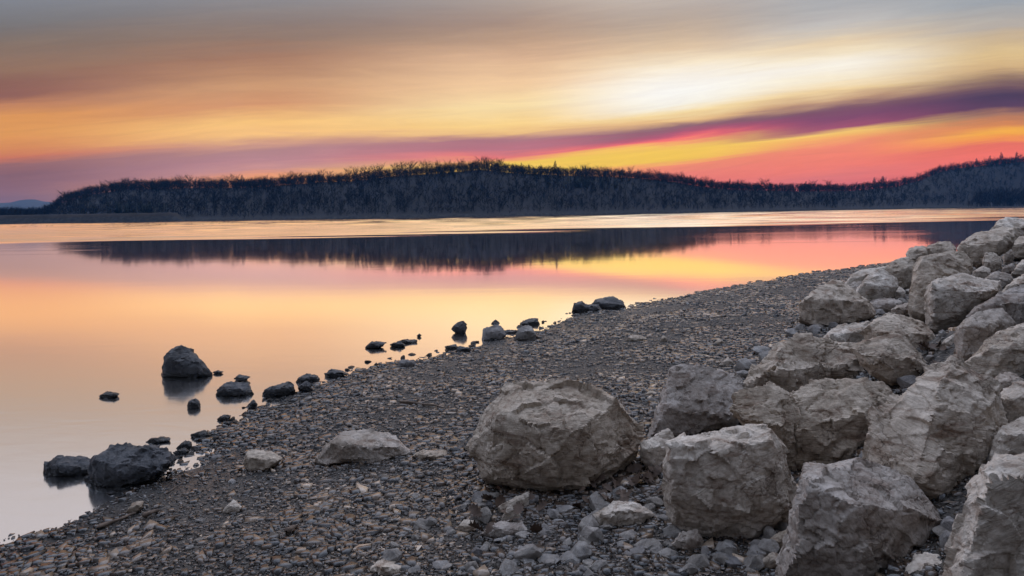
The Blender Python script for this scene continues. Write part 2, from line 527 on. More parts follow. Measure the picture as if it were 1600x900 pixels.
W = 6000.0
lake = link('lake', mesh_np('lake', [(-W, -W, 0), (W, -W, 0), (W, W, 0), (-W, W, 0)], [np.array([[0, 1, 2, 3]])], [WATER]))
tag(lake, 'calm lake mirroring the sunset sky', kind='structure')

# the far half of the lake is ruffled by a breeze: low waves whose faces tilt towards us and mirror the higher sky
yrow = [52.0]; ph = [0.0]
while yrow[-1] < 900.0:
    lam = 0.9 + (yrow[-1] - 52.0) * 0.0046
    yrow.append(yrow[-1] + lam / 8.0); ph.append(ph[-1] + 2 * math.pi / 8.0)
yrow = np.array(yrow); ph = np.array(ph)
ucol = np.linspace(-1.15, 1.15, 42)
UU, YY = np.meshgrid(ucol, yrow, indexing='ij'); PH = np.broadcast_to(ph[None], UU.shape)
XX = UU * YY
Pn = np.stack([XX.ravel(), YY.ravel(), np.zeros(XX.size)], 1)
lane = fbm(Pn * np.array((.008, .045, 1)), 3).reshape(XX.shape)
lane2 = fbm(Pn * np.array((.03, .20, 1)) + 9, 3).reshape(XX.shape)
edge0 = 76.0 + 0.50 * np.maximum(XX, 0) + 0.62 * np.minimum(XX + 14, 0)
env = np.clip((YY + 34 * lane + 16 * lane2 - edge0) / 34.0, 0, 1)
env = env * env * (3 - 2 * env)
env *= np.clip(0.95 + 0.45 * lane2 + .35 * lane, .4, 1.15)
env = np.maximum(env, .045 + .05 * np.clip(lane2 * 2, 0, 1))
env *= np.clip((YY - 53) / 14, 0, 1) * np.clip((1.15 - np.abs(UU)) / .05, 0, 1) * np.clip((895 - YY) / 20, 0, 1)
lamg = 0.9 + (YY - 52.0) * 0.0046
wob = 2.2 * perlin(Pn * np.array((.05, .02, 1)) + 31).reshape(XX.shape)
ZZ = 0.004 + env * WAVE_SLOPE * lamg / (2 * math.pi) * (1 + np.cos(PH + wob))
n0, n1_ = XX.shape
I, J = np.meshgrid(np.arange(n0 - 1), np.arange(n1_ - 1), indexing='ij')
wq = np.stack([I * n1_ + J, (I + 1) * n1_ + J, (I + 1) * n1_ + J + 1, I * n1_ + J + 1], -1).reshape(-1, 4)
wv_ = link('water', mesh_np('water', np.stack([XX, YY, ZZ], -1).reshape(-1, 3), [wq], [WATER], smooth=True))
tag(wv_, 'pale wind-ruffled water towards the far shore', kind='structure')

# ------------------------------------------------------------------ far shore: hills, dam, woods
U_PX = np.linspace(-500, 2100, 261)


def interp(tab, x):
    tab = np.array(tab, float)
    return np.interp(x, tab[:, 0], tab[:, 1])


S_TAB = [(-500, 470), (0, 545), (280, 535), (800, 515), (1000, 600), (1200, 640), (1400, 740), (1500, 800), (1600, 860), (2100, 1000)]
TOP_TAB = [(-500, 330), (0, 326), (60, 326), (80, 319), (100, 304), (140, 292), (200, 283), (300, 281), (400, 280), (500, 272), (560, 270), (620, 262),
           (700, 257), (750, 252), (800, 257), (870, 261), (950, 264), (1000, 267), (1050, 272), (1100, 281), (1150, 285), (1250, 288), (1330, 288),
           (1400, 282), (1440, 272), (1470, 259), (1500, 254), (1550, 249), (1600, 244), (1700, 236), (2100, 250)]
TREE_H = 9.0


def far_profile(px):
    S = interp(S_TAB, px)
    D = S * 1.0 + 170 + 60 * np.clip((np.asarray(px, float) - 1300) / 200, 0, 1)
    Z = H + (horizon(np.asarray(px, float)) - interp(TOP_TAB, px)) / F * D - TREE_H * 0.92
    return S, D, np.maximum(Z, 2.0)


def far_ground(px, t):
    """height and depth at t (0 shore .. 1 ridge .. 2 behind)"""
    S, D, Z = far_profile(px)
    Y = S + (D - S) * t
    P = np.stack([np.asarray(px, float) * 0.012 + 0 * t, t * 3.0 + 0 * px, np.zeros_like(t + px)], -1).reshape(-1, 3)
    w = fbm(P, 3).reshape(np.shape(t + px))
    tt = np.clip(t, 0, 1)
    rise = tt * tt * (3 - 2 * tt) * 0.55 + 0.45 * tt
    z = 1.6 * np.clip(t / 0.015, 0, 1) + (Z - 1.6) * rise * (1 + 0.22 * w * (1 - tt))
    z = np.where(t > 1, Z * (1 - 0.35 * (t - 1)), z)
    z = np.where(t < 0, -3.0, z)
    return Y, z


def far_xyz(px, t):
    Y, z = far_ground(px, t)
    return np.stack([(np.asarray(px, float) - AX) / F * Y, Y, z], -1)


tv = np.array([-0.05, 0.0, 0.008, 0.016, 0.03, 0.06, 0.1, 0.16, 0.24, 0.34, 0.45, 0.56, 0.68, 0.8, 0.9, 1.0, 1.15, 1.5, 2.2])
PXg, Tg = np.meshgrid(U_PX, tv, indexing='ij')
FV = far_xyz(PXg, Tg)
n0, n1_ = PXg.shape
I, J = np.meshgrid(np.arange(n0 - 1), np.arange(n1_ - 1), indexing='ij')
fq = np.stack([I * n1_ + J, (I + 1) * n1_ + J, (I + 1) * n1_ + J + 1, I * n1_ + J + 1], -1).reshape(-1, 4)
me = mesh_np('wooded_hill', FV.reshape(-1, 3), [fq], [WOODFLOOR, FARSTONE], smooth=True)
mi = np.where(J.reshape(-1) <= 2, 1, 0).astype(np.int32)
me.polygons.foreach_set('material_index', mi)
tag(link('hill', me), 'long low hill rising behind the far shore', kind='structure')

# a far blue ridge beyond the left end of the hill
rx = np.linspace(-700, 420, 90)
rt = [(-700, 312), (-300, 318), (-60, 316), (0, 318), (20, 316), (35, 312), (50, 310), (62, 314), (80, 316), (200, 322), (420, 330)]
Yr = 2600.0
top = H + (horizon(rx) - interp(rt, rx)) / F * Yr + 4 * perlin(np.stack([rx * 0.06, 0 * rx, 0 * rx], 1))
rows_ = []
for dy, k in ((-500, 0.0), (-250, 0.55), (0, 1.0), (300, 0.9), (700, 0.2)):
    rows_.append(np.stack([(rx - AX) / F * Yr * (1 + dy / Yr), np.full_like(rx, Yr + dy), top * k - (3 if k == 0 else 0)], -1))
RV = np.stack(rows_, 1)
I, J = np.meshgrid(np.arange(len(rx) - 1), np.arange(4), indexing='ij')
rq = np.stack([I * 5 + J, (I + 1) * 5 + J, (I + 1) * 5 + J + 1, I * 5 + J + 1], -1).reshape(-1, 4)
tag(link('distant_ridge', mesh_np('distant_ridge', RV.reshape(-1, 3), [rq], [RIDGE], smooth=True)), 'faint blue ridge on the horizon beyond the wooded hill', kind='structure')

# low dam at the left end of the far shore: stone face towards the water, grassy crown
dx_ = np.linspace(-500, 290, 60)
prof = [(-10, -2.0), (-8, 0.0), (-2, 4.4), (0, 6.6), (1.0, 6.9), (14, 6.9), (22, -1.0)]
DV = []
for dd, zz in prof:
    Yd = interp(S_TAB, dx_) - 12 + dd
    fade = np.clip((290 - dx_) / 14, 0.02, 1)
    DV.append(np.stack([(dx_ - AX) / F * Yd, Yd, np.where(zz > 0, zz * fade, zz) + 0.25 * perlin(np.stack([dx_ * 0.11, np.full_like(dx_, dd), 0 * dx_], 1))], -1))
DV = np.stack(DV, 1); k = len(prof)
I, J = np.meshgrid(np.arange(len(dx_) - 1), np.arange(k - 1), indexing='ij')
dq = np.stack([I * k + J, (I + 1) * k + J, (I + 1) * k + J + 1, I * k + J + 1], -1).reshape(-1, 4)
me = mesh_np('dam_embankment', DV.reshape(-1, 3), [dq], [DAMGRASS, FARSTONE])
me.polygons.foreach_set('material_index', np.where(J.reshape(-1) <= 1, 1, 0).astype(np.int32))
tag(link('dam_embankment', me), 'low grassy dam with a stone face at the far end of the lake', kind='structure')


def twig_tris(rs, n_twig, width, spread=0.52, base=0.28):
    """unit-height leafless tree: trunk prism + limbs and twigs as thin triangles; returns (trunk V, trunk F, crown V, crown F)"""
    tv_, tf_ = [], []
    for a in range(3):
        ca, sa = math.cos(a * 2.094), math.sin(a * 2.094)
        tv_ += [(0.015 * ca, 0.015 * sa, -0.03), (0.004 * ca, 0.004 * sa, 0.72)]
    for a in range(3):
        b = (a + 1) % 3
        tf_ += [(2 * a, 2 * b, 2 * b + 1), (2 * a, 2 * b + 1, 2 * a + 1)]
    cv, cf = [], []

    def spike(p, q, w):
        p, q = np.array(p), np.array(q)
        dirv = q - p
        side = np.cross(dirv, rs.normal(size=3)); side /= np.linalg.norm(side) + 1e-9
        i = len(cv)
        cv.extend([p - side * w, p + side * w, q]); cf.append((i, i + 1, i + 2))
    limbs = []
    nl = max(5, n_twig // 8)
    for i in range(nl):
        z0 = base + (0.66 - base) * i / nl + rs.uniform(-.03, .03)
        a = rs.uniform(0, 6.283)
        L = spread * rs.uniform(.55, 1.0) * (1.05 - 0.5 * (z0 - base))
        q = np.array((math.cos(a) * L * .75, math.sin(a) * L * .75, z0 + L * rs.uniform(.5, 1.0)))
        q[2] = min(q[2], 0.97)
        limbs.append((np.array((0, 0, z0)), q))
        spike((0, 0, z0), q, width * 1.3)
    limbs.append((np.array((0, 0, .5)), np.array((rs.uniform(-.06, .06), rs.uniform(-.06, .06), .9))))
    spike(*limbs[-1], width * 1.4)
    for i in range(n_twig):
        p, q = limbs[rs.integers(len(limbs))]
        o = p + (q - p) * rs.uniform(.35, 1.0)
        dv = (q - p) * rs.uniform(.2, .5) + rs.normal(size=3) * np.array((.10, .10, .06)) + np.array((0, 0, .05))
        spike(o, o + dv, width)
    return np.array(tv_), np.array(tf_), np.array(cv), np.array(cf)


def pine_tris(rs, tiers=9, per=7):
    tv_, tf_ = [], []
    for a in range(4):
        ca, sa = math.cos(a * 1.5708), math.sin(a * 1.5708)
        tv_ += [(0.02 * ca, 0.02 * sa, -0.03), (0.004 * ca, 0.004 * sa, 0.97)]
    for a in range(4):
        b = (a + 1) % 4
        tf_ += [(2 * a, 2 * b, 2 * b + 1), (2 * a, 2 * b + 1, 2 * a + 1)]
    cv, cf = [], []
    for t in range(tiers):
        z = 0.16 + 0.80 * t / (tiers - 1)
        R = (0.24 * (1 - t / tiers) ** 0.85 + 0.02)
        for k_ in range(per):
            a = rs.uniform(0, 6.283); L = R * rs.uniform(.55, 1.15)
            d = np.array((math.cos(a), math.sin(a), rs.uniform(-.1, .35)))
            s_ = np.array((-math.sin(a), math.cos(a), 0)) * L * .30
            o = np.array((0, 0, z + rs.uniform(-.02, .02)))
            tip = o + d * L
            mid = o + d * L * .55
            i = len(cv)
            cv.extend([o, mid + s_ + (0, 0, .02), tip, mid - s_ - (0, 0, .01)])
            cf.extend([(i, i + 1, i + 2), (i, i + 2, i + 3), ])
            i = len(cv)
            cv.extend([mid + (0, 0, .035), mid + s_ * .4 - (0, 0, .03), tip]); cf.append((i, i + 1, i + 2))
    return np.array(tv_), np.array(tf_), np.array(cv), np.array(cf)


def scatter(name, protos, pos, hgt, tint, mat, wide=1.0):
    """joins many copies of whole-tree prototypes into one mesh (a mass nobody could count)"""
    which = rng.integers(len(protos), size=len(pos))
    Vs, Fs, Ts, base = [], [], [], 0
    for k_, (v_, f_) in enumerate(protos):
        sel = np.nonzero(which == k_)[0]
        if not len(sel): continue
        a = rng.uniform(0, 6.283, len(sel)); ca, sa = np.cos(a), np.sin(a)
        h = hgt[sel]; ws = h * wide * rng.uniform(.8, 1.25, len(sel))
        x = (v_[None, :, 0] * ca[:, None] - v_[None, :, 1] * sa[:, None]) * ws[:, None] + pos[sel, 0:1]
        y = (v_[None, :, 0] * sa[:, None] + v_[None, :, 1] * ca[:, None]) * ws[:, None] + pos[sel, 1:2]
        z = v_[None, :, 2] * h[:, None] + pos[sel, 2:3]
        nv = len(v_)
        Vs.append(np.stack([x, y, z], -1).reshape(-1, 3))
        Fs.append((f_[None] + (base + np.arange(len(sel)) * nv)[:, None, None]).reshape(-1, f_.shape[1]))
        Ts.append(np.repeat(tint[sel], nv))
        base += nv * len(sel)
    return link(name, mesh_np(name, np.concatenate(Vs), [np.concatenate(Fs)], [mat], {'tint': np.concatenate(Ts)}))


def whole(p):
    tvv, tff, cvv, cff = p
    return np.concatenate([tvv, cvv]), np.concatenate([tff, cff + len(tvv)])


rs0 = np.random.default_rng(11)
bare_protos = [whole(twig_tris(rs0, 38, 0.0125, base=rs0.uniform(.06, .26))) for _ in range(10)]
shrub_protos = [whole(twig_tris(rs0, 24, 0.022, spread=.62, base=.02)) for _ in range(5)]
NT_ = 8200
tpx = rng.uniform(-120, 1720, NT_)
tt_ = np.concatenate([rng.uniform(0.03, 1.0, NT_ - 3200), rng.uniform(0.86, 1.04, 3200)])
keep = ~((tpx < 270) & (tt_ < 0.16))
tpx, tt_ = tpx[keep], tt_[keep]
tp = far_xyz(tpx, tt_); tp[:, 2] -= 0.3
patch = perlin(np.stack([tpx * 0.02, tt_ * 2.5, 0 * tpx], 1))
th = TREE_H * rng.uniform(.75, 1.15, len(tpx)) * (1 + 0.15 * patch) * np.where(tt_ < .12, .7, 1.0)
ttint = np.clip(0.45 + 0.45 * patch + rng.normal(0, .16, len(tpx)), 0, 1)
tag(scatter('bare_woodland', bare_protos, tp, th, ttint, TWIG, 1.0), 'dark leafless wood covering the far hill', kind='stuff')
ns_ = 3000
spx = rng.uniform(-120, 1720, ns_); st_ = np.concatenate([rng.uniform(.93, 1.05, 2200), rng.uniform(.02, .9, ns_ - 2200)])
keep = ~((spx < 270) & (st_ < 0.16)); spx, st_ = spx[keep], st_[keep]
sp_ = far_xyz(spx, st_); sp_[:, 2] -= .3
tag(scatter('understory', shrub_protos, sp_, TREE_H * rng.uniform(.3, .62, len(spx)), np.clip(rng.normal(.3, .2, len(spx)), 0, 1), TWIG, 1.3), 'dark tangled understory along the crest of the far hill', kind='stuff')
# nearer brown wood on the point at the right end
npx = rng.uniform(1512, 1760, 420); nt = rng.uniform(-0.10, 0.12, 420)
S_, D_, Z_ = far_profile(npx)
Yn = S_ - 70 + rng.uniform(0, 60, 420)
npos = np.stack([(npx - AX) / F * Yn, Yn, np.full(420, 1.0)], -1)
nh = np.clip((npx - 1505) / 30, .35, 1) * rng.uniform(15, 23, 420)
tag(scatter('bare_grove', bare_protos, npos, nh, np.clip(rng.normal(.8, .15, 420), 0, 1), TWIG, .8), 'brownish leafless grove on the low point at the far shore', kind='stuff')
px_pt = np.linspace(1490, 2000, 50)
rowsP = []
for dd, zz in ((-84, -1.5), (-80, 0.2), (-76, 1.2), (-40, 1.4), (5, 1.6), (30, -1)):
    Yp = interp(S_TAB, px_pt) + dd * np.clip((px_pt - 1490) / 40, 0.02, 1)
    rowsP.append(np.stack([(px_pt - AX) / F * Yp, Yp, np.full_like(px_pt, zz)], -1))
PV = np.stack(rowsP, 1)
I, J = np.meshgrid(np.arange(49), np.arange(5), indexing='ij')
pq = np.stack([I * 6 + J, (I + 1) * 6 + J, (I + 1) * 6 + J + 1, I * 6 + J + 1], -1).reshape(-1, 4)
me = mesh_np('shore_point', PV.reshape(-1, 3), [pq], [WOODFLOOR, FARSTONE])
me.polygons.foreach_set('material_index', np.where(J.reshape(-1) <= 1, 1, 0).astype(np.int32))
tag(link('shore', me), 'low wooded point with a pale stony edge', kind='structure')
# evergreens mixed into the wood
pine_protos = [whole(pine_tris(rs0)) for _ in range(5)]
cl = [(x_, t_, n_) for x_, t_, n_ in ((900, .66, 16), (860, .72, 10), (930, .60, 12), (985, .72, 5), (690, .8, 8), (410, .85, 6), (230, .2, 22), (190, .22, 16), (160, .25, 10),
                                      (1560, .9, 16), (1500, .85, 10), (1590, .85, 14), (1300, .6, 5), (755, .5, 5), (560, .75, 6))]
ppx = np.concatenate([rng.normal(x_, 16, n_) for x_, t_, n_ in cl]); pt = np.concatenate([np.clip(rng.normal(t_, .05, n_), .17, 1.0) for x_, t_, n_ in cl])
pp = far_xyz(ppx, pt); pp[:, 2] -= .3
tag(scatter('evergreen_patches', pine_protos, pp, TREE_H * rng.uniform(.8, 1.2, len(ppx)), rng.uniform(0, 1, len(ppx)), PINE, 1.1), 'dark evergreen patches among the leafless wood', kind='stuff')


# trees that stand up singly against the sky
def tree_meshes(kind, k_):
    r_ = np.random.default_rng(100 + k_)
    tvv, tff, cvv, cff = twig_tris(r_, 190, 0.0062) if kind == 'bare' else pine_tris(r_, 11, 9)
    trunk = mesh_np('trunk', tvv, [tff], [BARK])
    crown = mesh_np('crown', cvv, [cff], [TWIG if kind == 'bare' else PINE], {'tint': np.full(len(cvv), r_.uniform(.1, .5))})
    return trunk, crown


bare_m = [tree_meshes('bare', k_) for k_ in range(7)]
pine_m = [tree_meshes('pine', k_) for k_ in range(4)]


def sky_tree(kind, px, top_y, label, group, k_, t=0.99, wide=1.0):
    p = far_xyz(np.array([px], float), np.array([t]))[0]
    Y = p[1]
    h = max(H + (horizon(px) - top_y) / F * Y - p[2], 5.0)
    root = bpy.data.objects.new('bare_tree' if kind == 'bare' else 'pine_tree', None)
    COL.objects.link(root)
    root.location = (p[0], p[1], p[2] - 0.2)
    root.rotation_euler = (0, 0, k_ * 1.7)
    root.scale = (h * wide, h * wide, h)
    root.empty_display_size = 0.1
    tag(root, label, 'tree', group)
    tr, cw = (bare_m if kind == 'bare' else pine_m)[k_ % (7 if kind == 'bare' else 4)]
    link('trunk', tr, root); link('crown', cw, root)


for k_, (px, ty, lab) in enumerate([(869, 251, 'tall pine standing clear of the ridge where the yellow glow begins'),
                                    (816, 254, 'dark spreading pine beside the tallest pine on the ridge'),
                                    (379, 273, 'small cone-shaped evergreen breaking the skyline of the low ridge'),
                                    (483, 272, 'small dark evergreen where the ridge begins to climb'),
                                    (1141, 279, 'pine on the falling shoulder of the hill, first of two'),
                                    (1154, 281, 'pine on the falling shoulder of the hill, second of two'),
                                    (1367, 277, 'broad pine in the saddle below the steep hill'),
                                    (1380, 275, 'slim pine in the saddle nearest the steep hill'),
                                    (1260, 283, 'lone little evergreen in the middle of the low saddle'),
                                    (1566, 238, 'tall fir on the crest of the steep hill'),
                                    (1590, 237, 'fir at the highest end of the steep hill'),
                                    (1527, 247, 'short fir where the steep hill levels out'),
                                    (1548, 243, 'rounded fir on the steep hill between two taller firs')]):
    sky_tree('pine', px, ty, lab, None, k_, wide=1.25)
k_ = 0
for lo_, hi_, n_, lab, grp, lift in ((90, 150, 7, 'leafless tree on the hill end above the dam', 'trees at the end of the hill', 6),
                                     (160, 420, 26, 'leafless tree on the low ridge stretch', 'trees on the low ridge', 8),
                                     (430, 610, 18, 'leafless tree where the ridge climbs', 'trees on the climbing ridge', 9),
                                     (612, 810, 26, 'leafless tree on the highest ridge top', 'trees on the ridge top', 9),
                                     (880, 1120, 24, 'leafless tree on the descending ridge under yellow glow', 'trees on the descending ridge', 6),
                                     (1130, 1400, 24, 'leafless tree in the low saddle under red sky', 'trees in the saddle', 7),
                                     (1410, 1600, 18, 'leafless tree on the steep hill slope', 'trees on the steep hill', 4)):
    for q in range(n_):          # evenly enough spaced to be counted from the dam
        px = lo_ + (hi_ - lo_) * (q + rng.uniform(.2, .8)) / n_
        sky_tree('bare', px, float(interp(TOP_TAB, px)) - lift * rng.uniform(0, 1.15), f'{lab}, {nth(q + 1)} from the dam side', grp, k_, t=0.98 + rng.uniform(-.02, .02), wide=rng.uniform(.85, 1.2))
        k_ += 1

# ------------------------------------------------------------------ waterfowl resting off the far shore
bv, bf = [], []


def ring_body(stations, nseg=6):
    V, Fq = [], []
    for (x_, z_, rw, rh) in stations:
        for a in range(nseg):
            t = 2 * math.pi * a / nseg
            V.append((x_, rw * math.cos(t), z_ + rh * math.sin(t)))
    for s_ in range(len(stations) - 1):
        for a in range(nseg):
            b = (a + 1) % nseg
            Fq.append((s_ * nseg + a, s_ * nseg + b, (s_ + 1) * nseg + b, (s_ + 1) * nseg + a))
    return V, Fq


V1, F1 = ring_body([(-.42, .14, .01, .01), (-.3, .10, .10, .07), (-.05, .08, .17, .13), (.2, .09, .14, .12), (.30, .16, .06, .06), (.36, .30, .045, .05), (.40, .38, .06, .055), (.47, .38, .05, .04), (.56, .36, .012, .012)])
duck = mesh_np('water_bird', V1, [np.array(F1)], [BIRDMAT], smooth=True)
bpts = []
for q in range(120):
    px = float(np.clip(abs(rng.normal(0, 330)) + rng.uniform(0, 60), 2, 1180)) if q % 3 else rng.uniform(4, 430)
    sy = 345.5 + 1.5 - (px - 0) * 0.0133
    bpts.append((px, rng.uniform(4.9, 11.0)))
for px, off in bpts:
    hy = horizon(px)
    shp = H * F / float(interp(S_TAB, px))
    off = max(off, shp + 1.3)
    Yb = H * F / off
    o = link('water_bird', duck)
    o.location = ((px - AX) / F * Yb, Yb, -0.03)
    o.rotation_euler = (0, 0, rng.uniform(0, 6.28))
    s_ = rng.uniform(.8, 1.25); o.scale = (s_, s_, s_)
    tag(o, 'tiny dark waterfowl resting on the bright water off the far shore', 'bird', 'flock of waterfowl off the far shore')


# ------------------------------------------------------------------ boulders and stones
def pts(s):
    return [tuple(float(v) for v in q.split(',')) for q in s.split()]


def in_poly(q, O):
    c = False
    for i in range(len(O)):
        x0, y0 = O[i]; x1, y1 = O[i - 1]
        if (y0 > q[1]) != (y1 > q[1]) and q[0] < (x1 - x0) * (q[1] - y0) / (y1 - y0) + x0:
            c = not c
    return c


def hull_points(outline, Yb, T, ridge=None, back=0.72):
    """3-D points of one angular block from its traced outline: real depth T from the contact depth Yb backwards"""
    O = np.array(outline)
    c = O.mean(0); ymin, ymax = O[:, 1].min(), O[:, 1].max()
    out = []
    for px, py in O:
        fy = (py - ymin) / (ymax - ymin + 1e-6)
        out.append(at(px, py, Yb + T * (0.62 - 0.46 * fy)))
    # back of the block, hidden from the photograph's side
    for px, py in O[::2]:
        q = c + (np.array((px, py)) - c) * back
        out.append(at(q[0], q[1], Yb + T))
    if ridge:
        for px, py, k in ridge:
            out.append(at(px, py, Yb + T * k))
    else:
        xmin, xmax = O[:, 0].min(), O[:, 0].max()
        hs = math.sin(float(O.sum()))                      # a little variety, the same on every run
        for fx, fy, k_ in ((.15, .44 + .08 * hs, .13), (.50 + .18 * hs, .40 - .06 * hs, .02), (.86, .46 - .08 * hs, .13), (.20, .90, .05), (.55, .94, .0), (.82, .88, .06)):
            q = np.array((xmin + (xmax - xmin) * fx, ymin + (ymax - ymin) * fy))
            for _ in range(12):                            # keep the front corners inside the outline
                if in_poly(q, O): break
                q = c + (q - c) * .88
            out.append(at(q[0], q[1], Yb + T * k_))
    # sunk foot
    low = [p for p in out]
    zmin = min(p[2] for p in low)
    for px, py in O:
        fy = (py - ymin) / (ymax - ymin + 1e-6)
        if fy > 0.75:
            p = at(px, py, Yb + T * .45)
            h = (ymax - ymin) / F * Yb
            out.append(np.array((p[0], p[1], min(p[2], zmin + .15 * h) - 0.10 * h)))
    return out


def hull_bm(bm, P):
    vs = [bm.verts.new(p) for p in P]
    r = bmesh.ops.convex_hull(bm, input=vs, use_existing_faces=False)
    dead = set(e for e in r['geom_interior'] + r['geom_unused'] if isinstance(e, bmesh.types.BMVert))
    bmesh.ops.delete(bm, geom=list(dead), context='VERTS')


def rock_detail(P, Nn, size, seed, rough=1.0, strat=None):
    """fractured-rock relief along the normals: broken facets, ledges along the bedding, knobbly grain"""
    r_ = np.random.default_rng(seed)
    Q = P / size
    Wp = np.stack([fbm(Q * 2.1 + 11, 3), fbm(Q * 2.1 + 37, 3), fbm(Q * 2.1 + 71, 3)], 1)
    d = np.zeros(len(Q))
    Qw = Q + Wp * .05
    cur, nrm = Q.copy(), Nn
    for K, frac, sharp, jit, nw in ((42, 0.90, 2600.0, .07, .60), (150, 0.72, 8000.0, .18, .20)):
        if len(Q) < K * 8: continue
        Fe = np.concatenate([Qw, nrm * nw], 1)            # facets follow position and facing, so edges stay sharp
        Sd = Fe[r_.choice(len(Q), K, replace=False)]
        D2 = (Fe ** 2).sum(1)[:, None] + (Sd ** 2).sum(1)[None] - 2 * Fe @ Sd.T
        D2 = np.maximum(D2, 0) * r_.uniform(.8, 1.25, K)[None]
        near = D2.argmin(1)
        cnt = np.maximum(np.bincount(near, minlength=K), 1)[:, None]
        C = np.stack([np.bincount(near, cur[:, q], K) for q in range(3)], 1) / cnt
        M = np.stack([np.bincount(near, nrm[:, q], K) for q in range(3)], 1)
        M = M / (np.linalg.norm(M, axis=1)[:, None] + 1e-9) + r_.normal(0, jit, (K, 3))
        M /= np.linalg.norm(M, axis=1)[:, None]
        Wt = np.exp(-sharp * (D2 - D2.min(1, keepdims=True))); Wt /= Wt.sum(1, keepdims=True)
        num = (C * M).sum(1)[None] - cur @ M.T            # distance to each facet plane
        den = np.clip(nrm @ M.T, .35, 1)
        ledge = r_.normal(0, .010, K)[None] if K == 42 else 0.0
        step = (Wt * (np.clip(num / den, -.12, .10) + ledge)).sum(1) * frac
        step = np.clip(step, -.06, .018) if K < 12 else np.clip(step, -.045, .03)
        d += step
        cur = cur + nrm * step[:, None]
    sdir = r_.normal(size=3) * (.5, .5, 1.0) if strat is None else np.array(strat, float); sdir = sdir / np.linalg.norm(sdir)
    sc = (Q @ sdir) * r_.uniform(5, 8) + Wp[:, 0] * 1.6
    saw = sc - np.floor(sc); saw = np.where(saw < .8, saw / .8, (1 - saw) / .2)
    gate = np.clip(fbm(Q * 1.7 + 91, 2) * 2 + .45, 0, 1)
    d = d + 0.011 * (saw - .5) * gate
    d = d + 0.005 * fbm(Q * 3.0 + 5, 3)
    rid = 1 - np.abs(fbm(Q * 5.0 + 23, 4, .55)) * 2.2
    d = d - 0.014 * np.clip(rid, 0, 1) ** 6
    d = d + 0.006 * fbm(Q * 13.0 + 43, 4, .62)
    d = d - d.mean() + 0.012
    return d * size * rough


def remesh(me, voxel):
    ob = bpy.data.objects.new('tmp', me); COL.objects.link(ob)
    md = ob.modifiers.new('r', 'REMESH'); md.mode = 'VOXEL'; md.voxel_size = voxel; md.adaptivity = 0.0
    dg = bpy.context.evaluated_depsgraph_get()
    ev = ob.evaluated_get(dg)
    m2 = bpy.data.meshes.new_from_object(ev)
    bpy.data.objects.remove(ob)
    return m2


ROCK_COUNT = 0
DEPTHS = []
TRI = 0


def boulder(name, label, group, outlines, mat=None, Y=None, base=None, T=0.85, ridge=None, res=2.7, rough=1.0, cat=None, strat=None, dY=0.0):
    global ROCK_COUNT, TRI
    ROCK_COUNT += 1
    if isinstance(outlines, str):
        outlines = [outlines]
    polys = [pts(o) for o in outlines]
    allp = np.array([p for o in polys for p in o])
    if Y is None:
        bx, by = base if base else (allp[:, 0].mean(), allp[:, 1].max())
        Y = ground_hit(bx, by)
    Y += dY
    bm = bmesh.new()
    wid = 0
    for i, o in enumerate(polys):
        O = np.array(o)
        wpx = O[:, 0].max() - O[:, 0].min(); hpx = O[:, 1].max() - O[:, 1].min()
        Tm = T * (0.65 * wpx + 0.35 * hpx) / F * Y
        b2 = bmesh.new()
        hull_bm(b2, hull_points(o, Y, Tm, pts(ridge) if ridge and i == 0 else None))
        tmp = bpy.data.meshes.new('t'); b2.to_mesh(tmp); b2.free()
        bm.from_mesh(tmp); bpy.data.meshes.remove(tmp)
    bmesh.ops.recalc_face_normals(bm, faces=bm.faces)
    ext = allp.max(0) - allp.min(0)
    size = max(ext) / F * Y
    me = bpy.data.meshes.new(name); bm.to_mesh(me); bm.free()
    vox = min(max(res / F * Y, size / 140), size / 24)
    m2 = remesh(me, vox)
    bpy.data.meshes.remove(me)
    n = len(m2.vertices)
    P = np.empty(n * 3, np.float32); m2.vertices.foreach_get('co', P); P = P.reshape(-1, 3).astype(float)
    Nn = np.empty(n * 3, np.float32); m2.vertices.foreach_get('normal', Nn); Nn = Nn.reshape(-1, 3).astype(float)
    ctr = np.array((P[:, 0].mean(), P[:, 1].mean(), P[:, 2].min()))
    mid = np.array((ctr[0], ctr[1], (P[:, 2].max() + P[:, 2].min()) / 2))
    dsp = rock_detail(P - mid, Nn, size, 1000 + ROCK_COUNT, rough, strat)
    P2 = P + Nn * dsp[:, None] - ctr
    m2.vertices.foreach_set('co', P2.astype(np.float32).reshape(-1))
    m2.polygons.foreach_set('use_smooth', np.ones(len(m2.polygons), bool))
    m2.materials.clear(); m2.materials.append(mat or ROCK)
    m2.update()
    m2.set_sharp_from_angle(angle=math.radians(30.0))
    m2.name = name
    TRI += 2 * len(m2.polygons)
    o = link(name, m2); o.location = ctr
    tag(o, label, cat or name, group)
    DEPTHS.append((label[:46], round(Y, 2), round(size, 2), len(m2.polygons)))
    return o


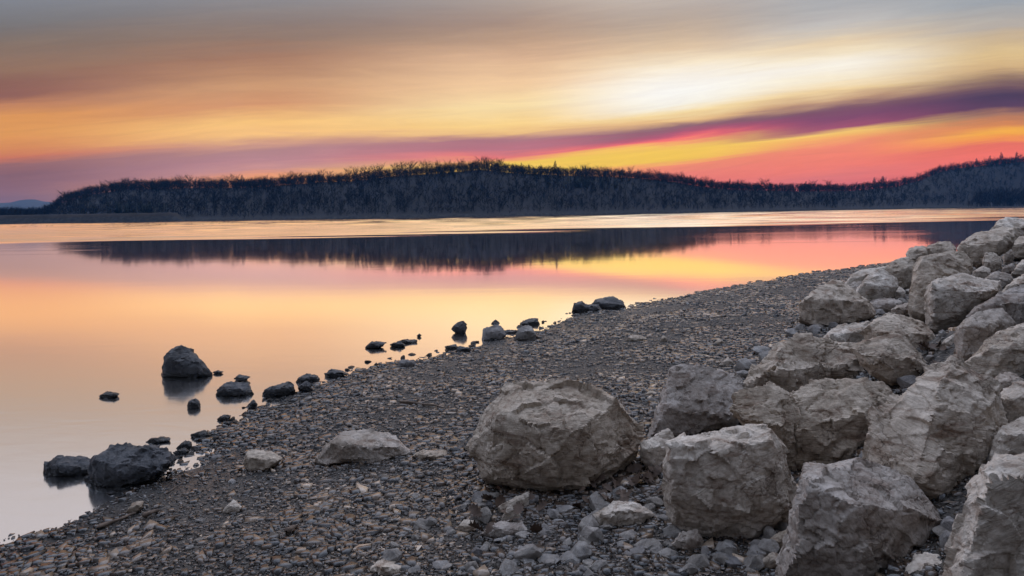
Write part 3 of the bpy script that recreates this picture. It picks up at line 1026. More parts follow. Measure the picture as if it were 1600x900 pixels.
RIP = 'boulders of the stone bank'
SHAL = 'stones standing in the shallows'
SHING = 'single stones lying on the shingle'
LIST = []
exec(compile(r'''
B = lambda *a, **k: LIST.append((a, k))
# --- the stone bank, near to far
B('boulder', 'largest pale boulder standing alone on the shingle before the bank', RIP, '789,605 843,594 874,602 904,601 942,617 964,624 1000,666 1000,690 979,722 942,756 911,777 862,775 813,760 787,743 745,726 739,707 742,677 768,647', ridge='781,648,.22 828,664,.10 881,687,.02 915,668,.06 958,630,.30 770,700,.18 800,745,.1 880,765,.0 940,735,.08', T=.9)
B('boulder', 'blocky pale boulder with flat tilted top behind the largest boulder', RIP, '1049,575 1085,571 1119,577 1153,585 1164,596 1158,632 1150,665 1115,672 1089,681 1013,683 1021,658 1036,632', ridge='1040,632,.12 1100,645,.05 1150,650,.12 1020,678,.05 1085,676,.05', T=.9)
B('boulder', 'small wedge stone jammed beside the largest boulder', RIP, '1000,694 1044,669 1054,681 1050,711 1046,741 1025,741 1002,719', T=.8)
B('boulder', 'bulky boulder with overhanging dark foot in the middle of the front row', RIP, '1042,690 1070,684 1150,677 1173,666 1195,665 1212,683 1216,704 1237,741 1249,787 1244,821 1207,832 1173,849 1153,849 1119,851 1100,839 1059,809 1044,779 1040,726', ridge='1048,700,.10 1120,705,.06 1200,690,.14 1060,770,.05 1150,790,.0 1225,790,.10', T=.85)
B('boulder', 'long two-humped boulder with dark stained face in the second row', RIP, ['1146,640 1150,620 1199,605 1229,615 1250,650 1240,741 1215,700 1160,668', '1222,625 1260,603 1297,595 1331,595 1380,600 1403,622 1376,651 1358,688 1343,727 1301,731 1240,745 1222,711'], base=(1290, 735), T=.7)
B('boulder', 'tall leaning boulder with a sharp pale spine on the right', RIP, '1350,711 1362,677 1373,651 1414,620 1437,594 1471,574 1490,573 1513,586 1532,586 1558,609 1569,639 1567,662 1550,700 1540,730 1520,800 1490,831 1455,800 1400,760 1354,729', ridge='1471,590,.40 1460,640,.22 1445,700,.06 1430,750,.0 1540,640,.3 1500,740,.08', base=(1450, 790), T=.8)
B('boulder', 'squarish boulder with a flat bluish top at the bottom of the front row', RIP, '1254,738 1263,726 1297,719 1328,719 1377,730 1414,745 1433,760 1452,787 1475,813 1479,832 1471,862 1440,900 1411,950 1210,955 1222,900 1233,862 1248,802 1252,772', ridge='1262,760,.12 1330,790,.05 1420,800,.14 1250,870,.04 1340,900,.0', base=(1330, 935), T=.85)
B('boulder', 'steep boulder cut off by the bottom corner of the frame', RIP, '1532,730 1566,719 1600,703 1680,715 1720,800 1710,960 1470,965 1479,900 1486,855 1509,798 1522,760', ridge='1545,760,.12 1600,745,.15 1520,840,.05 1500,930,.0 1600,930,.0', base=(1570, 940), T=.8)
B('boulder', 'dark low stone wedged between the two nearest boulders', RIP, '1410,925 1414,896 1430,870 1452,862 1479,870 1490,900 1485,930', base=(1450, 925), T=.8, dY=.15)
B('boulder', 'long low pale boulder with a scooped front in the third row', RIP, ['1155,614 1172,590 1219,569 1223,544 1247,528 1287,528 1310,545 1300,600 1260,615 1199,620', '1280,540 1324,541 1387,539 1405,550 1412,587 1420,605 1403,625 1330,612 1260,615'], base=(1290, 625), T=.75)
B('boulder', 'sloping brown-faced boulder tucked behind the long low boulder', RIP, '1329,539 1349,532 1396,521 1418,532 1430,544 1440,556 1449,572 1448,587 1430,602 1400,600 1350,575', base=(1420, 600), T=.9)
B('boulder', 'smooth white slab with ridged back leaning over the third row', RIP, '1346,522 1359,507 1387,490 1418,496 1446,507 1464,531 1463,552 1439,556 1400,550 1360,545', base=(1430, 560), T=1.1, dY=.25)
B('boulder', 'low pale slab lying flat on the shingle edge of the bank', RIP, '1284,527 1312,510 1356,503 1375,515 1346,545 1310,545', T=1.0)
B('boulder', 'rounded pale boulder standing out onto the beach halfway along the bank', RIP, '1248,479 1262,465 1284,448 1306,438 1324,444 1337,460 1362,476 1370,490 1349,500 1303,510 1272,507 1251,494', T=.85)
B('boulder', 'dark low stone behind the rounded boulder on the beach', RIP, '1318,444 1337,426 1362,420 1384,416 1392,430 1360,448 1330,450', T=.9)
B('boulder', 'small pale stone peeping over the rounded boulder', RIP, '1322,452 1334,440 1350,440 1352,462 1336,464', T=.9)
B('boulder', 'pale slanted boulder in front of the tall block on the bank', RIP, '1337,456 1356,432 1377,420 1399,434 1404,450 1385,470 1374,474 1349,470', T=.9)
B('boulder', 'pointed pale boulder leaning behind the slanted one', RIP, '1380,424 1399,404 1418,401 1433,412 1432,430 1420,450 1399,452 1385,440', base=(1410, 455), T=.8)
B('boulder', 'flat brown stone lying at the foot of the tall block', RIP, '1352,474 1375,467 1395,466 1412,474 1400,486 1370,490', T=1.0)
B('boulder', 'low grey stone against the foot of the tall block', RIP, '1391,486 1405,477 1422,472 1428,490 1415,496 1396,494', T=1.0)
B('boulder', 'small square stone between two leaning boulders', RIP, '1380,458 1388,449 1406,448 1416,456 1410,466 1385,468', T=.9)
B('boulder', 'tall block with a smooth pale left face on the bank', RIP, '1434,412 1439,401 1461,396 1486,398 1499,413 1517,429 1511,450 1480,490 1446,505 1424,493 1420,476 1424,444', ridge='1445,405,.35 1455,440,.10 1444,490,.0 1428,480,.12 1505,440,.2', base=(1442, 508), T=.85)
B('boulder', 'grey-topped boulder behind the tall block', RIP, '1464,398 1480,392 1505,393 1520,410 1519,428 1505,440 1480,430', base=(1505, 445), T=.9, dY=.9)
B('boulder', 'massive flat-topped boulder with a dark shaded front', RIP, '1455,443 1471,433 1511,431 1536,438 1558,440 1564,448 1561,462 1540,485 1515,500 1489,520 1467,525 1445,510 1446,472', ridge='1462,448,.12 1510,455,.03 1556,452,.10 1460,500,.03 1500,495,.0', base=(1470, 522), T=.85)
B('boulder', 'far rounded boulder with two humps against the water', RIP, ['1415,404 1418,392 1433,384 1450,386 1452,402 1430,412', '1440,396 1452,385 1464,379 1486,378 1494,385 1490,398 1460,404'], base=(1440, 412), T=.9, dY=1.5)
B('boulder', 'long slanting slab high on the far bank against the water', RIP, '1494,390 1511,373 1530,365 1555,359 1573,356 1589,354 1594,367 1580,385 1560,398 1538,406 1525,414 1505,408', base=(1530, 425), T=.8, dY=.8)
B('boulder', 'topmost pale boulder at the far end of the bank', RIP, '1551,360 1558,348 1570,341 1600,342 1640,348 1640,366 1600,372 1565,368', base=(1570, 395), T=.9, dY=3.0)
B('boulder', 'dark rounded slab under the topmost boulder', RIP, '1560,390 1575,377 1590,370 1625,365 1640,385 1610,405 1580,404', base=(1590, 412), T=.9, dY=1.2)
B('boulder', 'brown upright stone between far slab and flat-topped boulder', RIP, '1534,412 1539,395 1555,395 1565,404 1564,418 1545,428', T=.9, base=(1550, 428), dY=.3)
B('boulder', 'small dark brown stone standing beside the upright stone', RIP, '1568,395 1578,385 1585,398 1581,411 1569,413', T=.9, base=(1575, 415), dY=.4)
B('boulder', 'small pale stone behind the flat-topped boulder', RIP, '1519,425 1536,415 1549,421 1541,438 1523,438', T=.9, base=(1533, 440))
B('boulder', 'rounded stone behind the right end of the flat-topped boulder', RIP, '1537,438 1555,424 1576,427 1584,437 1570,450 1548,448', T=.9, base=(1560, 452))
B('boulder', 'little grey stone among the far rubble at the edge of the frame', RIP, '1566,418 1582,411 1588,420 1576,428 1566,426', T=.9, base=(1576, 430))
B('boulder', 'pale slanted stone at the edge of the frame beside the flat-topped boulder', RIP, '1564,460 1583,441 1605,426 1640,430 1640,450 1600,462 1575,466', T=.9, base=(1595, 470))
B('boulder', 'grey stone cut by the frame below the dark rounded slab', RIP, '1580,430 1592,412 1605,402 1640,400 1640,425 1605,432', T=.9, base=(1605, 436), dY=.2)
B('boulder', 'smooth pale slab rising to the edge of the frame', RIP, '1511,496 1530,479 1558,463 1600,447 1650,440 1660,500 1600,520 1560,520', base=(1570, 522), T=.9)
B('boulder', 'rough pale boulder standing before the smooth slab', RIP, '1503,503 1520,491 1551,485 1570,485 1585,507 1580,530 1545,560 1511,575 1495,555 1492,525', ridge='1510,515,.12 1550,508,.10 1505,560,.0 1550,540,.04', base=(1515, 578), T=.8)
B('boulder', 'dark-faced boulder below the smooth slab at the frame edge', RIP, '1503,580 1527,553 1548,531 1573,519 1610,505 1660,505 1670,585 1600,600 1551,600 1523,592', base=(1570, 600), T=.8)
B('boulder', 'thin pale slab leaning under the rough boulder', RIP, '1466,545 1480,528 1497,518 1500,545 1490,560 1472,556', base=(1482, 560), T=.8, dY=.3)
B('boulder', 'small bluish stone lodged above the tall leaning boulder', RIP, '1473,571 1486,555 1505,553 1516,564 1508,585 1482,585', base=(1495, 588), T=.9)
B('boulder', 'pale stone with notched top behind the tall leaning boulder', RIP, '1547,598 1566,581 1584,583 1600,594 1590,615 1560,620', base=(1572, 618), T=.9)
B('boulder', 'pale block at the frame edge beside the tall leaning boulder', RIP, '1558,620 1577,604 1620,590 1660,600 1660,650 1590,668 1569,660', base=(1600, 668), T=.9)
B('boulder', 'low bluish boulder at the frame edge above the corner boulder', RIP, '1548,705 1562,672 1605,650 1660,655 1670,705 1600,722 1556,722', base=(1590, 722), T=.9)
# --- stones lying on the shingle
B('stone', 'flat-topped pale stone half buried in the middle of the shingle', SHING, '492,722 515,695 530,680 570,674 600,675 615,682 642,710 600,720 525,725', T=.8)
B('stone', 'rounded pale stone near the water edge left of the half-buried one', SHING, '380,724 385,706 400,703 425,706 443,717 415,733 392,737', T=.9)
B('stone', 'little white pyramid stone on the dark gravel', SHING, '348,798 365,780 378,792 372,800 355,803', T=.9)
B('stone', 'flat pale stone lying flush beside the half-buried stone', SHING, '645,712 665,703 704,703 706,713 680,719 655,718', T=1.2)
B('stone', 'pale angular stone at the water edge in front of the dark slabs', SHING, '196,803 207,786 225,782 221,795 208,804', T=.9)
B('stone', 'low triangular pale stone with a sharp crest below the front boulders', SHING, '910,819 961,783 995,788 1025,805 1002,819 957,824', T=.7)
B('stone', 'brown triangular stone under the overhanging boulder', SHING, '1051,853 1063,830 1091,828 1100,847 1089,864', T=.8)
B('stone', 'pale flat stone at the bottom edge of the frame', SHING, '578,889 595,876 625,879 642,890 620,900 590,900', T=.9)
B('stone', 'bluish stone in the rubble beside the squarish boulder', SHING, '1203,842 1220,830 1243,828 1243,862 1210,862', T=.8)
B('stone', 'small bluish stone in the corner under the front row', SHING, '1180,884 1207,862 1226,874 1220,892 1195,893', T=.8)
B('stone', 'low pale stone in the middle of the far shingle', SHING, '977,532 987,523 1006,525 1010,531 995,534', T=.9)
B('stone', 'small grey upright stone on the far shingle', SHING, '1031,534 1036,523 1043,530 1041,535', T=.9)
B('stone', 'small pale stone above the blocky boulder', SHING, '1114,538 1124,529 1133,535 1130,540', T=.9)
B('stone', 'flat grey stone on the shingle above the blocky boulder', SHING, '1123,571 1138,558 1146,566 1140,572', T=.9)
B('stone', 'small rounded pale stone beyond the largest boulder', SHING, '1006,618 1016,610 1027,614 1022,619', T=.9)
B('stone', 'tilted slate slab propped in the leaf hollow beneath the largest boulder', SHING, '778,792 800,780 826,768 828,788 800,800 784,802', T=.5)
B('stone', 'dark purple slate wedge standing below the tilted slab', SHING, '783,812 796,786 814,805 806,815', T=.5)
B('stone', 'grey stone with a broken edge in the rubble left of the leaf hollow', SHING, '750,836 780,815 812,812 826,830 790,840', T=.8)
B('stone', 'pale grey stone at the left end of the rubble', SHING, '713,826 725,812 742,814 744,828 725,834', T=.8)
# --- stones in and at the water
B('rock', 'pointed rock rising highest from the still water with its reflection', SHAL, '252,590 259,575 260,562 266,550 276,542 283,544 291,542 300,548 309,559 319,571 332,586 330,589 298,591 266,591', mat=SLATE, T=.8, strat=(.5, .2, 1))
B('rock', 'tiny flat stone just beside the pointed rock', SHAL, '332,582 340,579 350,581 342,585', mat=SLATE)
B('rock', 'low dark stone barely breaking the water behind the domed rock', SHAL, '366,592 374,585 392,589 374,597', mat=SLATE)
B('rock', 'domed rock in the shallows right of the pointed rock', SHAL, '336,618 344,609 355,598 385,598 394,609 393,618 370,620', mat=SLATE, T=.9)
B('rock', 'small dark knob in the shallows below the pointed rock', SHAL, '292,634 296,626 306,622 312,628 313,637 298,639', mat=SLATE)
B('rock', 'small dark pyramid stone in the shallows below the domed rock', SHAL, '386,634 396,624 403,633 396,639', mat=SLATE)
B('rock', 'long wedge-shaped rock lying at the waterline', SHAL, '410,619 413,609 440,600 455,597 460,603 459,615 427,620', mat=SLATE, T=.8)
B('rock', 'little chip of rock behind the wedge-shaped rock', SHAL, '439,601 444,594 453,596 456,601', mat=SLATE, dY=.3)
B('rock', 'brown rounded rock behind the black rounded one at the waterline', SHAL, '462,597 466,590 480,584 495,587 500,593 495,599', mat=SLATE)
B('rock', 'black rounded wet rock beside the wedge-shaped rock', SHAL, '465,606 478,595 486,599 486,611 470,613', mat=SLATE)
B('rock', 'flat dark rock at the waterline further along the shore', SHAL, '506,586 520,577 535,579 543,585 525,590', mat=SLATE)
B('rock', 'dark lump at the waterline nearest the gravel', SHAL, '339,655 349,648 361,650 357,656 344,658', mat=SLATE)
B('rock', 'dark lump lower in the little chain by the gravel', SHAL, '345,665 351,658 361,659 360,666', mat=SLATE)
B('rock', 'flat brown rock at the head of the small inlet', SHAL, '297,680 321,672 330,678 328,684 306,685', mat=SLATE)
B('rock', 'thin flat slab awash off the big leaning rock', SHAL, '228,691 238,685 267,683 266,688 240,693', mat=SLATE)
B('rock', 'flat dark slab awash beside the big leaning rock', SHAL, '68,738 75,722 88,715 125,713 146,720 138,738 100,743 72,746', mat=SLATE, T=.9)
B('rock', 'big bluish rock leaning out of the water at the near shore', SHAL, '135,753 139,732 150,712 170,699 188,697 208,699 220,704 240,698 260,702 271,711 268,722 255,735 225,748 190,758 160,761 140,758', mat=SLATE, T=.75, strat=(-.5, .3, 1))
B('rock', 'rounded stone behind the big leaning rock', SHAL, '274,702 288,689 299,690 300,701', mat=SLATE)
B('rock', 'pale flat stone awash behind the big leaning rock', SHAL, '270,707 290,700 296,705 285,710', mat=SLATE)
B('rock', 'lone flat stone far out on the calm water', SHAL, '154,620 168,612 188,615 175,623', mat=SLATE)
B('rock', 'layered flat stone, nearest shore of the small offshore line', SHAL, '570,543 583,533 603,535 597,542 578,545', mat=SLATE)
B('rock', 'middle stone of the small offshore line', SHAL, '608,539 625,533 634,540 619,543', mat=SLATE)
B('rock', 'thin stone at the end of the small offshore line', SHAL, '625,533 637,530 652,532 650,537 634,536', mat=SLATE)
B('rock', 'tiny stone poking from the water beyond the offshore line', SHAL, '651,525 655,521 659,524 655,527', mat=SLATE)
B('rock', 'dark round rock alone in the glowing water', SHAL, '704,514 716,503 726,502 729,510 727,519 716,522', mat=SLATE)
B('rock', 'blocky pale rock at the waterline, left of a pair', SHAL, '753,530 756,513 769,509 783,509 791,523 783,532', mat=COBBLE, T=.9)
B('rock', 'pointed rock just behind the blocky pale rock', SHAL, '763,512 774,499 783,507 785,515', mat=SLATE, dY=.7)
B('rock', 'low dark stone lying between the pair of pale rocks', SHAL, '784,516 808,516 808,524 786,524', mat=SLATE, dY=.2)
B('rock', 'pale cone-shaped rock at the waterline, right of a pair', SHAL, '803,532 809,515 819,508 830,510 839,524 834,533', mat=COBBLE, T=.9)
B('rock', 'dark flat rock behind the cone-shaped rock', SHAL, '811,507 825,498 839,497 845,507 838,514 822,509', mat=SLATE, dY=.5)
B('rock', 'long low rock at the shore with an upright left end', SHAL, ['895,486 898,473 909,470 916,477 915,488', '908,484 916,476 936,477 940,486 916,488'], mat=SLATE, T=.8)
B('rock', 'large humped rock at the shore behind the long low one', SHAL, '920,479 934,467 947,466 958,463 972,470 978,481 953,486 930,486', mat=SLATE, T=.8, dY=.3)
B('rock', 'squared grey stone at the gravel edge halfway along the shore', SHAL, '623,573 623,563 638,562 652,568 650,574', mat=COBBLE)
B('rock', 'little dark tooth of rock at the gravel edge', SHAL, '582,573 588,566 591,574', mat=SLATE)
B('rock', 'thin dark stone awash left of the pair of pale rocks', SHAL, '694,542 712,538 718,544 704,546', mat=SLATE)
B('rock', 'dark stone with a raised end at the gravel edge before the pair', SHAL, '712,550 716,541 736,544 735,551', mat=SLATE)
''', 'list', 'exec'))
for a_, k_ in LIST:
    boulder(*a_, **dict(k_, rough=1.35 if k_.get('mat') is SLATE else 1.0))
for r_ in DEPTHS:
    print('ROCK', r_)
print('ROCK TRIS', TRI)


# ------------------------------------------------------------------ loose stones of the rubble (each its own object), then the shingle itself
def stone_mesh(seed, flat, n=26):
    r_ = np.random.default_rng(seed)
    P = r_.normal(size=(n, 3)); P /= np.linalg.norm(P, axis=1)[:, None]
    P *= r_.uniform(.75, 1.05, (n, 1))
    P = np.sign(P) * np.abs(P) ** .8
    P *= np.array((.5, .5 * r_.uniform(.6, .95), .5 * flat))
    bm = bmesh.new(); hull_bm(bm, [tuple(p) for p in P])
    bmesh.ops.bevel(bm, geom=list(bm.edges), offset=.012, segments=1, affect='EDGES', clamp_overlap=True)
    me = bpy.data.meshes.new('loose_stone'); bm.to_mesh(me); bm.free()
    me.materials.append(COBBLE)
    return me


flat_stones = [stone_mesh(200 + i, rng.uniform(.22, .42)) for i in range(9)]
lump_stones = [stone_mesh(300 + i, rng.uniform(.5, .8)) for i in range(8)]
wet_stones = []
for me in flat_stones[:5] + lump_stones[:4]:
    me = me.copy(); me.materials.clear(); me.materials.append(SLATE); wet_stones.append(me)
taken = []


LOOSE = []


def loose(px, py, wpx, label, group, lump=False, sink=.35, name='loose_stone', cat='stone', Y=None):
    Y = Y or ground_hit(px, py)
    a, b = ray(px, py)
    x = a * Y
    z = float(ground(np.array([x]), np.array([Y]))[0])
    me = random.choice(lump_stones if lump else flat_stones)
    s = wpx / F * Y
    o = link(name, me)
    zh = (me.vertices and max(v.co.z for v in me.vertices) or .2) * s
    o.location = (x, Y, z + zh * (1 - 2 * sink))
    o.rotation_euler = (random.gauss(0, .22), random.gauss(0, .22), random.uniform(0, 6.28))
    o.scale = (s, s, s)
    tag(o, label, cat, group)
    LOOSE.append((o, px, py, lump, group))
    return o


def inside_boulder(px, py):
    for poly in POLYS:
        c = False; n = len(poly)
        for i in range(n):
            x0, y0 = poly[i]; x1, y1 = poly[i - 1]
            if (y0 > py) != (y1 > py) and px < (x1 - x0) * (py - y0) / (y1 - y0) + x0:
                c = not c
        if c: return True
    return False


POLYS = [pts(o) for a_, k_ in LIST for o in ([a_[3]] if isinstance(a_[3], str) else a_[3])]
G1 = 'loose rubble stones below the front boulders'
n_ = 0
while n_ < 150:
    px, py = random.uniform(590, 1250), random.uniform(755, 899)
    if py < 775 + max(0, (760 - px)) * .35 or inside_boulder(px, py - 4): continue
    w_ = random.choice((14, 18, 22, 26, 30, 38, 46)) * random.uniform(.8, 1.15) * (0.72 if px < 700 else 1)
    loose(px, py, w_, 'loose bluish shale stone in the rubble below the front boulders', G1, lump=random.random() < .28, sink=.3)
    n_ += 1
G2 = 'scattered stones on the open shingle'
n_ = 0
while n_ < 75:
    px, py = random.uniform(250, 1300), random.uniform(470, 860)
    Y_ = ground_hit(px, py); a_, b_ = ray(px, py)
    d_ = float(shore_dist(np.array([a_ * Y_]), np.array([Y_]))[0])
    if not .25 < d_ < 6.0 or inside_boulder(px, py - 3): continue
    loose(px, py, random.uniform(9, 20) * (py / 640) ** 1.0, 'flat stone scattered among the shale chips of the open shingle', G2, lump=random.random() < .2, sink=.4)
    n_ += 1
G3 = 'small stones along the water edge'
n_ = 0
while n_ < 80:
    k_ = random.randrange(1, len(SHORE_PX) - 5); t_ = random.random()
    px = SHORE_PX[k_][0] * (1 - t_) + SHORE_PX[k_ + 1][0] * t_; py = SHORE_PX[k_][1] * (1 - t_) + SHORE_PX[k_ + 1][1] * t_
    px += random.gauss(-4, 13); py += random.gauss(-3, 6) * (py / 640)
    if inside_boulder(px, py): continue
    Y_ = H / -ray(px, py)[1]
    o = loose(px, py, random.uniform(6, 17) * (py / 680), 'small wet stone breaking the water edge', G3, lump=random.random() < .3, sink=.45, Y=Y_)
    o.location.z = max(o.location.z, .004)
    o.data = random.choice(wet_stones)
    n_ += 1
G4 = 'small filler stones between the bank boulders'
n_ = 0
while n_ < 45:
    px, py = random.uniform(1010, 1598), random.uniform(400, 880)
    Y_ = ground_hit(px, py); a_, b_ = ray(px, py)
    d_ = float(shore_dist(np.array([a_ * Y_]), np.array([Y_]))[0])
    if d_ < 5.3 or inside_boulder(px, py): continue
    loose(px, py, random.uniform(14, 40) * (py / 640), 'small filler stone in a gap between the bank boulders', G4, lump=True, sink=.3)
    n_ += 1

ANCHORS = [('the largest boulder', 870, 690), ('the blocky tilted-top boulder', 1090, 630), ('the bulky front boulder', 1145, 760), ('the two-humped boulder', 1290, 660),
           ('the tall leaning boulder', 1465, 690), ('the squarish front boulder', 1330, 830), ('the corner boulder', 1560, 830), ('the long low boulder', 1290, 575),
           ('the white ridged slab', 1405, 525), ('the rounded beach boulder', 1308, 475), ('the tall block', 1460, 450), ('the flat-topped boulder', 1505, 475),
           ('the far slanting slab', 1545, 380), ('the smooth frame-edge slab', 1580, 485), ('the crested triangular stone', 965, 803), ('the flat stone at the bottom edge', 610, 888),
           ('the half-buried pale stone', 567, 700), ('the rounded pale stone', 412, 720), ('the white pyramid stone', 363, 792), ('the big leaning rock', 203, 727),
           ('the domed rock', 366, 608), ('the wedge-shaped rock', 436, 608), ('the flat dark waterline rock', 525, 583), ('the squared grey stone', 637, 568),
           ('the pair of pale rocks', 796, 520), ('the large humped rock', 948, 474), ('the low far stone', 993, 528), ('the driftwood stick', 658, 636), ('the broken-edged grey stone', 788, 826)]
KINDS = {G1: 'rubble stone', G2: 'shingle stone', G3: 'wet shore stone', G4: 'gap stone'}
bins = {}
for o, px, py, lump, grp in LOOSE:
    an, ax_, ay_ = min(ANCHORS, key=lambda q: math.hypot(q[1] - px, (q[2] - py) * 1.2))
    side = ('above' if py < ay_ else 'below') if abs(py - ay_) > .6 * abs(px - ax_) else ('left of' if px < ax_ else 'right of')
    bins.setdefault((grp, an, side, lump), []).append((math.hypot(px - ax_, py - ay_), o))
for (grp, an, side, lump), rows in bins.items():
    rows.sort(key=lambda q: q[0])
    for i, (_, o) in enumerate(rows):
        o['label'] = f"{'chunky' if lump else 'flat'} {KINDS[grp]} {side} {an}" + (f', {nth(i + 1)} nearest' if len(rows) > 1 else '')

# the shingle: far too many shale chips to count
NCH = 122000
r = np.exp(rng.uniform(math.log(2.3), math.log(48.0), NCH * 3))
az = np.radians(rng.uniform(-42, 42, NCH * 3))
cx_, cy_ = np.sin(az) * r, np.cos(az) * r
dsh = shore_dist(cx_, cy_)
jag = 0.22 * perlin(np.stack([cx_ * 1.7, cy_ * 1.7, 0 * cx_], 1)) + 0.12 * perlin(np.stack([cx_ * 6, cy_ * 6, 0 * cx_], 1))
prob = np.clip((dsh + .38 + 1.3 * jag) / .35, 0, 1) * np.clip((toe(cy_) + 1.6 - dsh) / 1.0, 0, 1)
k_ = np.nonzero(rng.uniform(size=len(r)) < prob)[0][:NCH]
cx_, cy_, r, dsh = cx_[k_], cy_[k_], r[k_], dsh[k_]
n = len(cx_)
cz = ground(cx_, cy_, dsh)
sz = (0.0205 + 0.0016 * r) * np.exp(rng.normal(0, .72, n))
# finer grit on the near left of the beach, coarser shale by the water and under the bank
coarse = np.clip(perlin(np.stack([cx_ * .55, cy_ * .55, 0 * cx_ + 3], 1)) * 1.1 + 1.0, .5, 1.9)
sz *= np.where(dsh > 3.2, 1.12, 1.0) * coarse
sz = np.minimum(sz, (0.10 + 0.004 * r))
tilt = np.abs(rng.normal(0, .17, n)); taz = rng.uniform(0, 6.283, n); yaw = rng.uniform(0, 6.283, n)
thk = sz * rng.uniform(.10, .24, n)
tint = np.clip(rng.beta(0.95, 1.6, n) + .22 * perlin(np.stack([cx_ * .8, cy_ * .8, 0 * cx_ + 9], 1)), 0, 1)
Vs, Fs, Ts, base = [], [], [], 0
for nv, sel in ((3, np.arange(n)[::2]), (4, np.arange(n)[1::2])):
    m_ = len(sel)
    a0 = (np.arange(nv)[None] + rng.uniform(-.32, .32, (m_, nv))) * 2 * math.pi / nv
    rr = rng.uniform(.62, 1.1, (m_, nv)) * (1.25 if nv == 3 else 1.0)
    asp = rng.uniform(.38, .85, m_)
    ex = np.cos(a0) * rr * sz[sel][:, None] * .62; ey = np.sin(a0) * rr * (sz[sel] * asp)[:, None] * .62
    pts2 = []
    for kx, kz in ((1.0, -.6), (.88, .5)):
        lx, ly = ex * kx, ey * kx
        lz = np.broadcast_to((thk[sel] * kz)[:, None], lx.shape)
        ca, sa = np.cos(yaw[sel])[:, None], np.sin(yaw[sel])[:, None]
        X, Y = lx * ca - ly * sa, lx * sa + ly * ca
        tx, ty = (np.tan(tilt[sel]) * np.cos(taz[sel]))[:, None], (np.tan(tilt[sel]) * np.sin(taz[sel]))[:, None]
        Z = lz + X * tx + Y * ty
        pts2.append(np.stack([X + cx_[sel][:, None], Y + cy_[sel][:, None], Z + (cz[sel] + thk[sel] * .35 + rng.uniform(0, .010, m_))[:, None]], -1))
    V = np.concatenate(pts2, 1)      # m, 2nv, 3
    Vs.append(V.reshape(-1, 3)); Ts.append(np.repeat(tint[sel], 2 * nv))
    off = base + np.arange(m_) * 2 * nv
    topf = off[:, None] + nv + np.arange(nv)[None]
    Fs.append(topf)
    for q in range(nv):
        q2 = (q + 1) % nv
        Fs.append(np.stack([off + q, off + q2, off + nv + q2, off + nv + q], -1))
    base += m_ * 2 * nv
sh = link('shingle', mesh_np('shingle', np.concatenate(Vs), Fs, [CHIP], {'tint': np.concatenate(Ts)}))
tag(sh, 'countless flat shale chips covering the beach', kind='stuff')


# ------------------------------------------------------------------ dead oak leaves and driftwood
def leaf_mesh(seed):
    r_ = np.random.default_rng(seed)
    half = [(0, .0), (.05, .10), (.20, .16), (.14, .26), (.34, .38), (.20, .47), (.38, .62), (.20, .69), (.27, .84), (.10, .88), (0, 1.0)]
    V, Fc = [], []
    cu, cv_ = r_.uniform(.2, .7), r_.uniform(-.5, .5)
    for x_, y_ in half:
        for s_ in (-1, 0, 1):
            xx = s_ * x_ * r_.uniform(.85, 1.15)
            V.append((xx, y_ - .5, cu * xx * xx * 2 + cv_ * (y_ - .5) ** 2 + r_.normal(0, .012)))
    for i in range(len(half) - 1):
        for s_ in (0, 1):
            Fc.append((i * 3 + s_, i * 3 + s_ + 1, i * 3 + 4 + s_, i * 3 + 3 + s_))
    me = mesh_np('dead_leaf', V, [np.array(Fc)], [LEAF])
    return me


leaves = [leaf_mesh(i) for i in range(6)]
spots = [(900, 1045, 742, 800, 34, 'dead oak leaf in the hollow under the largest boulder', 'oak leaves under the largest boulder'),
         (735, 850, 790, 845, 12, 'dead oak leaf in the rubble beside the hollow', 'oak leaves in the rubble'),
         (1425, 1480, 545, 600, 12, 'dead oak leaf above the tall leaning boulder', 'oak leaves in the bank gap')]
for x0, x1, y0, y1, n_, lab, grp in spots:
    for q in range(n_):
        px, py = x0 + (x1 - x0) * (q + random.random()) / n_, random.uniform(y0, y1)
        Y_ = ground_hit(px, py); a_, b_ = ray(px, py)
        z_ = float(ground(np.array([a_ * Y_]), np.array([Y_]))[0])
        o = link('dead_leaf', random.choice(leaves))
        o.location = (a_ * Y_, Y_, z_ + random.uniform(.03, .09))
        o.rotation_euler = (random.gauss(0.25, .5), random.gauss(0, .5), random.uniform(0, 6.28))
        s_ = random.uniform(.10, .16); o.scale = (s_, s_, s_)
        tag(o, f'{lab}, {nth(q + 1)} from the water side', 'leaf', grp)


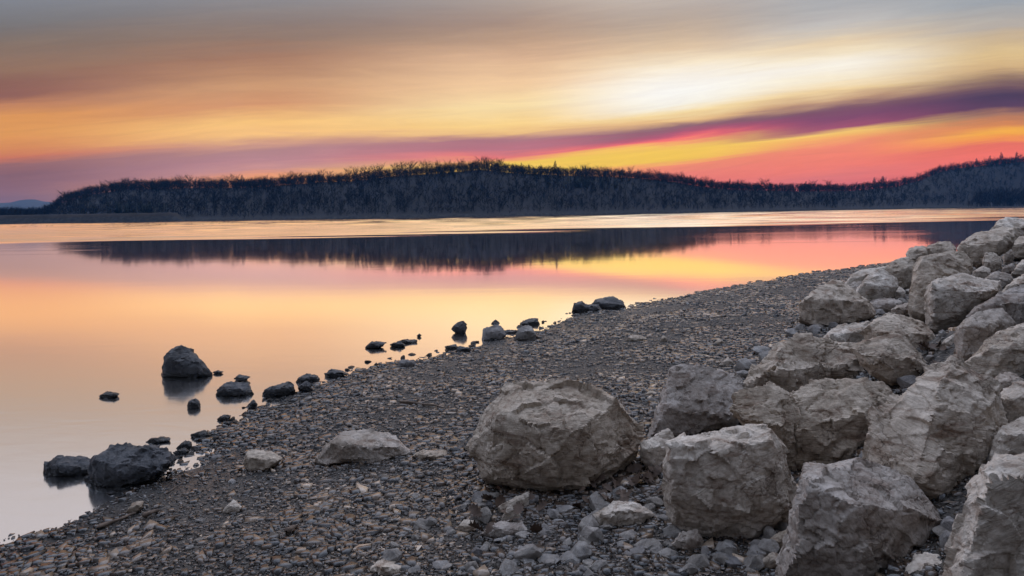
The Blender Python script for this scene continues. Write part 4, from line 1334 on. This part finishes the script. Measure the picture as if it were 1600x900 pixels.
def stick(label, p0, p1, rad, name='driftwood_stick', bend=.06):
    Ya, Yb = ground_hit(*p0), ground_hit(*p1)
    A, Bp = at(*p0, Ya), at(*p1, Yb)
    A[2] += rad * 1.2; Bp[2] += rad * 1.2
    L = np.linalg.norm(Bp - A)
    d = (Bp - A) / L
    s_ = np.cross(d, (0, 0, 1)); s_ /= np.linalg.norm(s_); u_ = np.cross(s_, d)
    V, Fq = [], []
    ns, nr_ = 12, 7
    sd_ = rng.uniform(0, 99)
    for i in range(ns):
        t = i / (ns - 1)
        c_ = A + d * L * t + s_ * bend * L * math.sin(t * 3.1 + sd_) + s_ * L * .02 * math.sin(t * 11 + sd_)
        rr_ = rad * (1 - .55 * t) * (0.3 if i in (0, ns - 1) else 1)
        for k_ in range(nr_):
            a = 2 * math.pi * k_ / nr_
            q = rr_ * (1 + .25 * math.sin(3 * a + t * 9 + sd_))
            V.append(c_ + s_ * math.cos(a) * q + u_ * math.sin(a) * q * .8)
    for i in range(ns - 1):
        for k_ in range(nr_):
            b = (k_ + 1) % nr_
            Fq.append((i * nr_ + k_, i * nr_ + b, (i + 1) * nr_ + b, (i + 1) * nr_ + k_))
    o_ = A.copy()
    o = link(name, mesh_np(name, np.array(V) - o_, [np.array(Fq)], [DRIFT], smooth=True))
    o.location = o_
    tag(o, label, 'driftwood')


stick('dark driftwood stick lying along the near water edge', (150, 828), (213, 807), .022)
stick('short chunk of driftwood beside the near water edge', (222, 812), (250, 803), .028)
stick('short dark stick just inland of the driftwood chunk', (256, 813), (283, 808), .014)
stick('thin pale twig by the big leaning rock', (264, 773), (280, 752), .006, bend=.12)
stick('brown driftwood stick lying in the middle of the shingle', (626, 630), (690, 641), .024)
stick('splintered dark wood stump on the near gravel', (448, 838), (465, 828), .03)

# ------------------------------------------------------------------ evening haze over the lake
hz = bpy.data.materials.new('evening_haze'); hz.use_nodes = True
N = NT(hz.node_tree)
pv = N.n('ShaderNodeVolumePrincipled')
pv.inputs['Color'].default_value = (0.10, 0.40, 1.0, 1)
pv.inputs['Density'].default_value = 0.00009
pv.inputs['Anisotropy'].default_value = 0.0
N.t.links.new(pv.outputs[0], N.n('ShaderNodeOutputMaterial').inputs['Volume'])
x0, x1, y0, y1, z0, z1 = -3300, 3300, -300, 3400, -6, 112
hv = [(x, y, z) for x in (x0, x1) for y in (y0, y1) for z in (z0, z1)]
hf = np.array([(0, 1, 3, 2), (4, 6, 7, 5), (0, 4, 5, 1), (2, 3, 7, 6), (0, 2, 6, 4), (1, 5, 7, 3)])
USE_HAZE = True
if USE_HAZE:
    tag(link('haze', mesh_np('haze', hv, [hf], [hz])), 'thin blue evening haze over the lake', kind='stuff')
